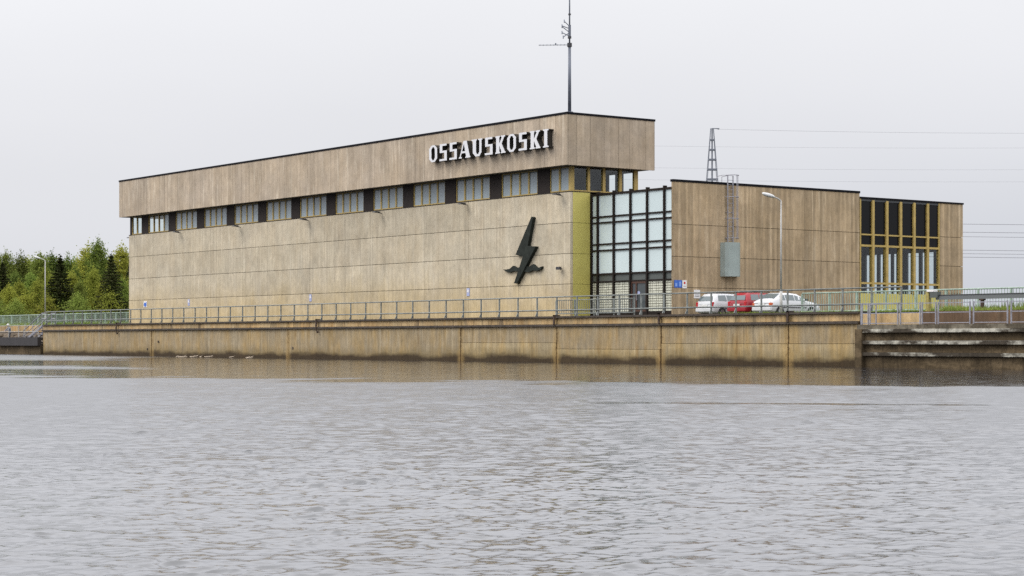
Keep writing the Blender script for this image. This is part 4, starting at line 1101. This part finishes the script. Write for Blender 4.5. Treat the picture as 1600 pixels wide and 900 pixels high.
def person():
    base = (-186.9, 75.0, 1.22)
    # joints (x along the wall, y away, z up); leaning forward over the railing
    J = {'pel': (0, 0, .92, .145, .11), 'sp': (.03, -.05, 1.12, .15, .11), 'ch': (.07, -.13, 1.34, .17, .12), 'nk': (.10, -.19, 1.50, .06, .06), 'hd': (.12, -.24, 1.60, .085, .10), 'ht': (.12, -.25, 1.70, .075, .085),
         'hL': (-.10, .0, .88, .095, .095), 'kL': (-.12, -.07, .49, .065, .065), 'aL': (-.13, .02, .09, .045, .045), 'tL': (-.14, -.15, .04, .045, .035),
         'hR': (.10, .0, .88, .095, .095), 'kR': (.13, -.10, .49, .065, .065), 'aR': (.14, .0, .09, .045, .045), 'tR': (.15, -.17, .04, .045, .035),
         'sL': (-.13, -.12, 1.40, .065, .065), 'eL': (-.24, -.30, 1.17, .045, .045), 'wL': (-.14, -.52, 1.10, .03, .03), 'pL': (-.11, -.60, 1.09, .035, .022),
         'sR': (.27, -.12, 1.40, .065, .065), 'eR': (.34, -.30, 1.17, .045, .045), 'wR': (.24, -.52, 1.10, .03, .03), 'pR': (.21, -.60, 1.09, .035, .022)}
    E_ = [('pel', 'sp'), ('sp', 'ch'), ('ch', 'nk'), ('nk', 'hd'), ('hd', 'ht'), ('pel', 'hL'), ('hL', 'kL'), ('kL', 'aL'), ('aL', 'tL'), ('pel', 'hR'), ('hR', 'kR'), ('kR', 'aR'), ('aR', 'tR'),
          ('ch', 'sL'), ('sL', 'eL'), ('eL', 'wL'), ('wL', 'pL'), ('ch', 'sR'), ('sR', 'eR'), ('eR', 'wR'), ('wR', 'pR')]
    for sd in 'LR':
        p = J['p' + sd]; sg = -1 if sd == 'L' else 1
        for i, (dx, ln) in enumerate(((-.03, .075), (-.01, .085), (.01, .08), (.03, .065))):
            J[f'f{sd}{i}'] = (p[0] + dx, p[1] - ln * .55, p[2] - .01, .010, .010); J[f'g{sd}{i}'] = (p[0] + dx, p[1] - ln * .8, p[2] - .05, .008, .008)
            E_ += [('p' + sd, f'f{sd}{i}'), (f'f{sd}{i}', f'g{sd}{i}')]
        J[f't{sd}h'] = (p[0] - sg * .055, p[1] + .0, p[2] - .02, .011, .011); E_.append(('w' + sd, f't{sd}h'))
    names = list(J); idx = {n: i for i, n in enumerate(names)}
    me = bpy.data.meshes.new('person'); me.from_pydata([J[n][:3] for n in names], [(idx[a], idx[b]) for a, b in E_], [])
    o = bpy.data.objects.new('person', me); o.location = base; link(o, None, base)
    md = o.modifiers.new('skin', 'SKIN'); md.use_smooth_shade = True
    if not me.skin_vertices: bpy.context.view_layer.objects.active = o
    lay = me.skin_vertices[0].data if me.skin_vertices else None
    if lay is None: raise RuntimeError('skin layer')
    for n in names:
        lay[idx[n]].radius = J[n][3:5]; lay[idx[n]].use_root = (n == 'pel')
    o.modifiers.new('subsurf', 'SUBSURF').levels = 1; o.modifiers['subsurf'].render_levels = 2
    m = bpy.data.materials.new('person_clothes'); m.use_nodes = True; t = m.node_tree; p = t.nodes['Principled BSDF']; g = G(t)
    zl = g.math('SUBTRACT', g.z, base[2]); yl = g.math('SUBTRACT', g.y, base[1])
    col = g.mix(g.math('GREATER_THAN', zl, .93), (.03, .032, .042), (.20, .235, .30))
    skin_ = g.math('MAXIMUM', g.math('GREATER_THAN', zl, 1.50), g.math('LESS_THAN', yl, -.53))
    col = g.mix(skin_, col, (.45, .29, .21)); col = g.mix(g.math('LESS_THAN', zl, .11), col, (.02, .02, .02))
    t.links.new(col, p.inputs['Base Color']); p.inputs['Roughness'].default_value = .8
    me.materials.append(m)
    o['label'] = 'person in a grey-blue jacket and pale cap leaning at the platform railing'; o['category'] = 'person'
    BASE[o.name] = base
    cap = MB(); c = Vector(base) + Vector((.12, -.24, 1.69)); n = 12; vs = []
    for f, z in ((1, -.02), (.95, .05), (.6, .10), (.1, .115)):
        for k in range(n): vs.append(c + Vector((.108 * f * math.cos(k * 6.283 / n), .125 * f * math.sin(k * 6.283 / n), z)))
    cap.add(vs, [(i * n + k, i * n + (k + 1) % n, (i + 1) * n + (k + 1) % n, (i + 1) * n + k) for i in range(3) for k in range(n)] + [tuple(range(3 * n, 4 * n)), tuple(range(n - 1, -1, -1))])
    cap.box(c.x - .07, c.x + .07, c.y - .21, c.y - .09, c.z - .02, c.z - .005)
    part('cap', cap, M['sign_white'], o)
    fc = MB(); hy = base[1] - .24 - .098; hz = base[2] + 1.605; hx = base[0] + .12
    fc.tube((hx, hy + .02, hz + .02), (hx, hy - .025, hz - .02), .012, .016, n=6)
    part('nose', fc, m, o)
    for sg in (-1, 1):
        part('ear', MB().box(hx + sg * .092 - .012, hx + sg * .092 + .012, hy + .085, hy + .125, hz - .03, hz + .035), m, o)
        part('eye', MB().box(hx + sg * .035 - .012, hx + sg * .035 + .012, hy + .004, hy + .02, hz + .018, hz + .030), M['ink'], o)
    part('mouth', MB().box(hx - .025, hx + .025, hy + .008, hy + .025, hz - .052, hz - .044), M['red'], o)
person()

# ------------------------------------------------------------------ driftwood against the wall
random.seed(8)
dl = ['pale driftwood stick floating at the foot of the river wall']
for k in range(9):
    x = random.choice((-143, -140.5, -137, -134.5, -131, -128.5)) + random.uniform(-1.4, 1.4); y = 73.3 - random.uniform(.1, 2.0); l = random.uniform(.6, 1.5); a = random.uniform(-.35, .35)
    d = Vector((math.cos(a), math.sin(a), 0)); c = Vector((x, y, .05))
    b = MB().tube(c - d * l / 2, c + d * l / 2 + Vector((0, 0, random.uniform(-.02, .08))), .035, .025, n=7)
    b.tube(c + d * .1, c + d * .5 + Vector((.1, 0, .12)), .02, .015, n=5)
    solo('driftwood', b, M['wood'], 'pale driftwood stick floating in the tangle at the foot of the river wall', 'driftwood', 'driftwood tangle at the river wall', base=(x, y, 0))

# ------------------------------------------------------------------ vegetation
def quads_mesh(name, cen, nrm_seed, size, mts, extra=None, elong=1.0):
    r = np.random.default_rng(nrm_seed); n = len(cen)
    a = r.normal(size=(n, 3)); a /= np.linalg.norm(a, axis=1)[:, None]
    b = np.cross(a, r.normal(size=(n, 3))); b /= np.linalg.norm(b, axis=1)[:, None]
    s = (size * r.uniform(.6, 1.35, n))[:, None]
    v = np.stack((cen - a * s * elong, cen + b * s * .55, cen + a * s * elong, cen - b * s * .55), 1).reshape(-1, 3)
    f = np.arange(n * 4).reshape(-1, 4)
    me = bpy.data.meshes.new(name)
    me.from_pydata(v.tolist(), [], f.tolist())
    me.materials.append(mts); me.update()
    return me

def trunk_mesh(name, H, r0, seed, limbs, lean=.3):
    rd = random.Random(seed); b = MB(); pts = []
    for k in range(7):
        t = k / 6; pts.append(Vector((lean * t * t * rd.uniform(.6, 1.2), lean * .5 * math.sin(t * 3 + seed), H * t)))
    for k in range(6): b.tube(pts[k], pts[k + 1], r0 * (1 - .93 * k / 6), r0 * (1 - .93 * (k + 1) / 6), n=7)
    for (z, ang, ln, up) in limbs:
        t = min(z / H, .99); k = int(t * 6); p = pts[k].lerp(pts[min(k + 1, 6)], t * 6 - k)
        q = p + Vector((math.cos(ang) * ln, math.sin(ang) * ln, up))
        b.tube(p, q, r0 * .35 * (1 - t * .7), .015, n=5)
    me = b.mesh(name); me.materials.append(M['trunk']); return me

def broadleaf(seed, H, W, leafm, n=7200, clear=.12, size=.125):
    r = np.random.default_rng(seed); rd = random.Random(seed)
    limbs = []; cen = []
    nl = 46
    for k in range(nl):
        t = clear + (1 - clear) * (k + .5) / nl
        prof = math.sin(math.pi * min(1, ((t - clear) / (1 - clear)) ** .72)) ** .75 if t < .98 else .08
        prof = max(prof, .10)
        ang = k * 2.4 + rd.uniform(-.5, .5); ln = W * prof * rd.uniform(.5, 1.15)
        up = rd.uniform(.15, .6) * ln
        limbs.append((H * t * .93, ang, ln, up))
        tip = np.array((math.cos(ang) * ln, math.sin(ang) * ln, H * t * .93 + up))
        root = np.array((0, 0, H * t * .93))
        m = int(n / nl)
        nc = 5
        for c in range(nc):
            f = rd.uniform(.35, 1.08); cc = root + (tip - root) * f + r.normal(size=3) * (.22, .22, .22)
            cen.append(cc + r.normal(size=(m // nc, 3)) * np.array((.36, .36, .26)) * rd.uniform(.6, 1.3))
    cen.append(np.array((0, 0, H * .97)) + r.normal(size=(60, 3)) * (.16, .16, .45))
    cen = np.vstack(cen)
    lo = cen[:, 2] > H * clear * .6
    return quads_mesh('crown', cen[lo], seed, size, leafm), trunk_mesh('trunk', H * .96, H * .011 + .03, seed, limbs)

def conifer(seed, H, W, leafm, n=7600, size=.12, dens=1.0):
    r = np.random.default_rng(seed); rd = random.Random(seed); limbs = []; cen = []
    nw = 24
    for k in range(nw):
        t = .05 + .93 * k / (nw - 1); rad = W * (1 - t) ** .85 * rd.uniform(.85, 1.12) + .06
        nb = 9 if t < .7 else 6
        for q in range(nb):
            ang = q * 6.283 / nb + k * 1.1 + rd.uniform(-.25, .25); ln = rad * rd.uniform(.72, 1.15)
            dr = -.22 * ln
            limbs.append((H * t, ang, ln, dr))
            m = max(5, int(n * dens / nw / nb * (.35 + 1.3 * (1 - t))))
            f = r.uniform(.12, 1.05, m) ** .8
            p = np.stack((np.cos(ang) * ln * f, np.sin(ang) * ln * f, H * t + dr * f + .10 * ln * f * f), 1)
            side = r.normal(size=m) * .16 * (ln * .55 + .1) * (1.1 - f * .6)
            p[:, 0] += -math.sin(ang) * side; p[:, 1] += math.cos(ang) * side; p[:, 2] += r.normal(size=m) * .05 - np.abs(r.normal(size=m)) * .10
            cen.append(p)
    cen.append(np.array((0, 0, H * .985)) + r.normal(size=(40, 3)) * (.05, .05, .22))
    return quads_mesh('crown', np.vstack(cen), seed, size, leafm, elong=1.3), trunk_mesh('trunk', H, H * .012 + .03, seed, limbs, lean=.05)

KIND = {
 'birch': [broadleaf(31 + k, 10, 1.75 + .2 * k, M['birch_leaf']) for k in range(3)],
 'alder': [broadleaf(51 + k, 10, 1.9 + .25 * k, M['alder_leaf'], n=7800) for k in range(3)],
 'pine': [broadleaf(71 + k, 10, 1.45 + .2 * k, M['pine_leaf'], n=6400, clear=.22, size=.115) for k in range(2)],
 'spruce': [conifer(91 + k, 10, 1.75 + .2 * k, M['spruce_leaf']) for k in range(2)],
 'bush': [broadleaf(111 + k, 4, 1.6, M['birch_leaf'] if k == 0 else M['alder_leaf'], n=3600, clear=.02, size=.10) for k in range(2)],
}
TREES = []
ORD = ['first', 'second', 'third', 'fourth', 'fifth', 'sixth', 'seventh', 'eighth', 'ninth', 'tenth', 'eleventh', 'twelfth', 'thirteenth', 'fourteenth', 'fifteenth', 'sixteenth', 'seventeenth']
def ordinals(pxs, fmt, hid_l, hid_r):
    vis = sorted(p for p in pxs if 0 <= p < 199)
    return {p: (fmt % ORD[vis.index(p)] if p in vis else (hid_l if p < 0 else hid_r)) for p in pxs}
def tree(kind, var, D, px, ytop, label, group=None, rot=0):
    """ytop: height of the crown, as the tangent above eye level in 1/3050ths"""
    s = (px - 800) / 3050; p = at(D, s, 2.8); H = 1.35 + (532 - ytop) / 3050 * D - 2.8
    cm_, tm_ = KIND[kind][var % len(KIND[kind])]
    ref = 4 if kind == 'bush' else 10
    nm = {'birch': 'birch_tree', 'alder': 'leafy_tree', 'pine': 'pine_tree', 'spruce': 'spruce_tree', 'bush': 'bush'}[kind]
    t = thing(nm, p, label, 'bush' if kind == 'bush' else 'tree', group or 'trees left of the hall')
    sc = H / ref; fat = 1.7 if kind == 'spruce' else 1.0
    t.scale = (sc * fat * random.uniform(.9, 1.1), sc * fat * random.uniform(.9, 1.1), sc); t.rotation_euler = (0, 0, rot)
    for nme, me in (('crown', cm_), ('trunk', tm_)):
        o = bpy.data.objects.new(nme, me); link(o, t, p)
random.seed(21)
# landmark trees of the skyline
tree('pine', 0, 262, 9, 393, 'slim pine whose tip rises at the far left of the treeline', rot=.4)
tree('pine', 1, 258, 33, 397, 'second pointed pine from the left end of the treeline', rot=1.9)
tree('alder', 0, 255, 62, 396, 'round-topped green tree just behind the left street lamp head', rot=2.2)
tree('pine', 0, 262, 81, 395, 'thin pointed pine right of the left street lamp', rot=3.3)
tree('pine', 1, 260, 106, 400, 'short pointed pine between the left lamp and the tallest tree', rot=4.0)
tree('alder', 1, 250, 153, 376, 'tallest leafy tree left of the hall, highest in the treeline', rot=.9)
tree('birch', 1, 258, 137, 386, 'thin-crowned birch immediately left of the tallest tree', rot=5.0)
tree('birch', 2, 258, 189, 384, 'feathery pale birch right against the left end of the hall', rot=.2)
tree('spruce', 0, 220, 174, 399, 'dark spruce standing closest to the left end of the hall', rot=1.1)
tree('spruce', 1, 222, 94, 402, 'dark spruce just right of the left street lamp', rot=2.4)
tree('spruce', 0, 244, 4, 412, 'dark spruce at the extreme left edge of the picture', rot=.5)
tree('spruce', 1, 236, 203, 415, 'dark spruce half hidden behind the left wall of the hall', rot=.7)
ROW = ((-12, 432, 226), (14, 446, 224), (30, 440, 228), (48, 425, 230), (58, 438, 224), (112, 425, 229), (124, 440, 225), (146, 418, 228), (160, 440, 222), (191, 436, 224), (206, 430, 230), (78, 430, 230))
OL = ordinals([q[0] for q in ROW], 'bright front-row birch behind the pale fence, %s from the left', 'front-row birch just past the left edge of the picture', 'front-row birch half hidden behind the hall')
LG = 'bright yellow-green birch in the packed front row between fence and tall trees'
for k, (px, y, D) in enumerate(ROW):
    tree('birch' if k % 3 else 'alder', k, D, px, y, OL[px], 'front row of birches', rot=k * 1.3)
ROW2 = ((-6, 404, 268), (20, 410, 270), (44, 405, 268), (54, 408, 266), (72, 408, 270), (90, 410, 272), (116, 404, 270), (130, 404, 268), (143, 398, 268), (164, 400, 266), (180, 408, 270), (198, 402, 268), (100, 412, 264), (24, 424, 250), (70, 420, 250), (118, 420, 250), (152, 420, 248), (210, 400, 262))
OL = ordinals([q[0] for q in ROW2], 'mid green second-row tree behind the front birches, %s from the left', 'second-row tree just past the left edge of the picture', 'second-row tree half hidden behind the hall')
for k, (px, y, D) in enumerate(ROW2):
    tree(('alder', 'pine', 'birch')[k % 3], k + 1, D, px, y, OL[px], 'second row of trees', rot=k * 2.1)
OL = ordinals([-24 + k * 16.2 for k in range(1, 15)], 'low green bush at the foot of the trees, %s from the left', 'low bush just past the left edge of the picture', 'low bush behind the left end of the hall')
for k in range(1, 15):
    tree('bush', k, 219 + (k % 3) * 3, -24 + k * 16.2, 474 - (k * 7 % 5) * 4, OL[-24 + k * 16.2], 'bushes under the trees', rot=k)
# closed far edge of the wood, hidden but for gaps
cen = np.array([list(at(random.uniform(278, 300), random.uniform(-.33, -.17), 2.8 + 9.2 * random.random() ** .8)) for _ in range(9000)])
me = quads_mesh('far_wood', cen, 5, .4, M['pine_leaf']); o = bpy.data.objects.new('far_wood', me); link(o); o['kind'] = 'stuff'

def grass(x0, x1, y0, y1, n, hmax, seed, clump=0):
    rd = np.random.default_rng(seed)
    x = rd.uniform(x0, x1, n); y = rd.uniform(y0, y1, n)
    h = hmax * rd.uniform(.45, 1, n) * (1 + .45 * np.sin(x * 1.7 + 2) * np.sin(x * .61))
    a = rd.uniform(0, 6.28, n); wd = .03
    dx = np.cos(a) * wd; dy = np.sin(a) * wd; lx = rd.normal(size=n) * .1; ly = rd.normal(size=n) * .1
    z = np.full(n, 2.79)
    v = np.stack((np.stack((x - dx, y - dy, z), 1), np.stack((x + dx, y + dy, z), 1), np.stack((x + lx, y + ly, z + np.abs(h)), 1)), 1).reshape(-1, 3)
    me = bpy.data.meshes.new('grass'); me.from_pydata(v.tolist(), [], np.arange(3 * n).reshape(-1, 3).tolist()); me.materials.append(M['grass'])
    o = bpy.data.objects.new('grass', me); link(o); o['kind'] = 'stuff'
grass(-222, -169.2, 80.5, 83.5, 9000, .50, 1)
grass(-175, -168.8, 74.5, 76.5, 1800, .28, 2)
grass(-66.0, -38, 74.1, 76.4, 8000, .26, 3)
grass(-69.8, -38, 78.5, 81, 5000, .5, 4)
grass(-84, -70, 76.5, 79.5, 3500, .22, 6)
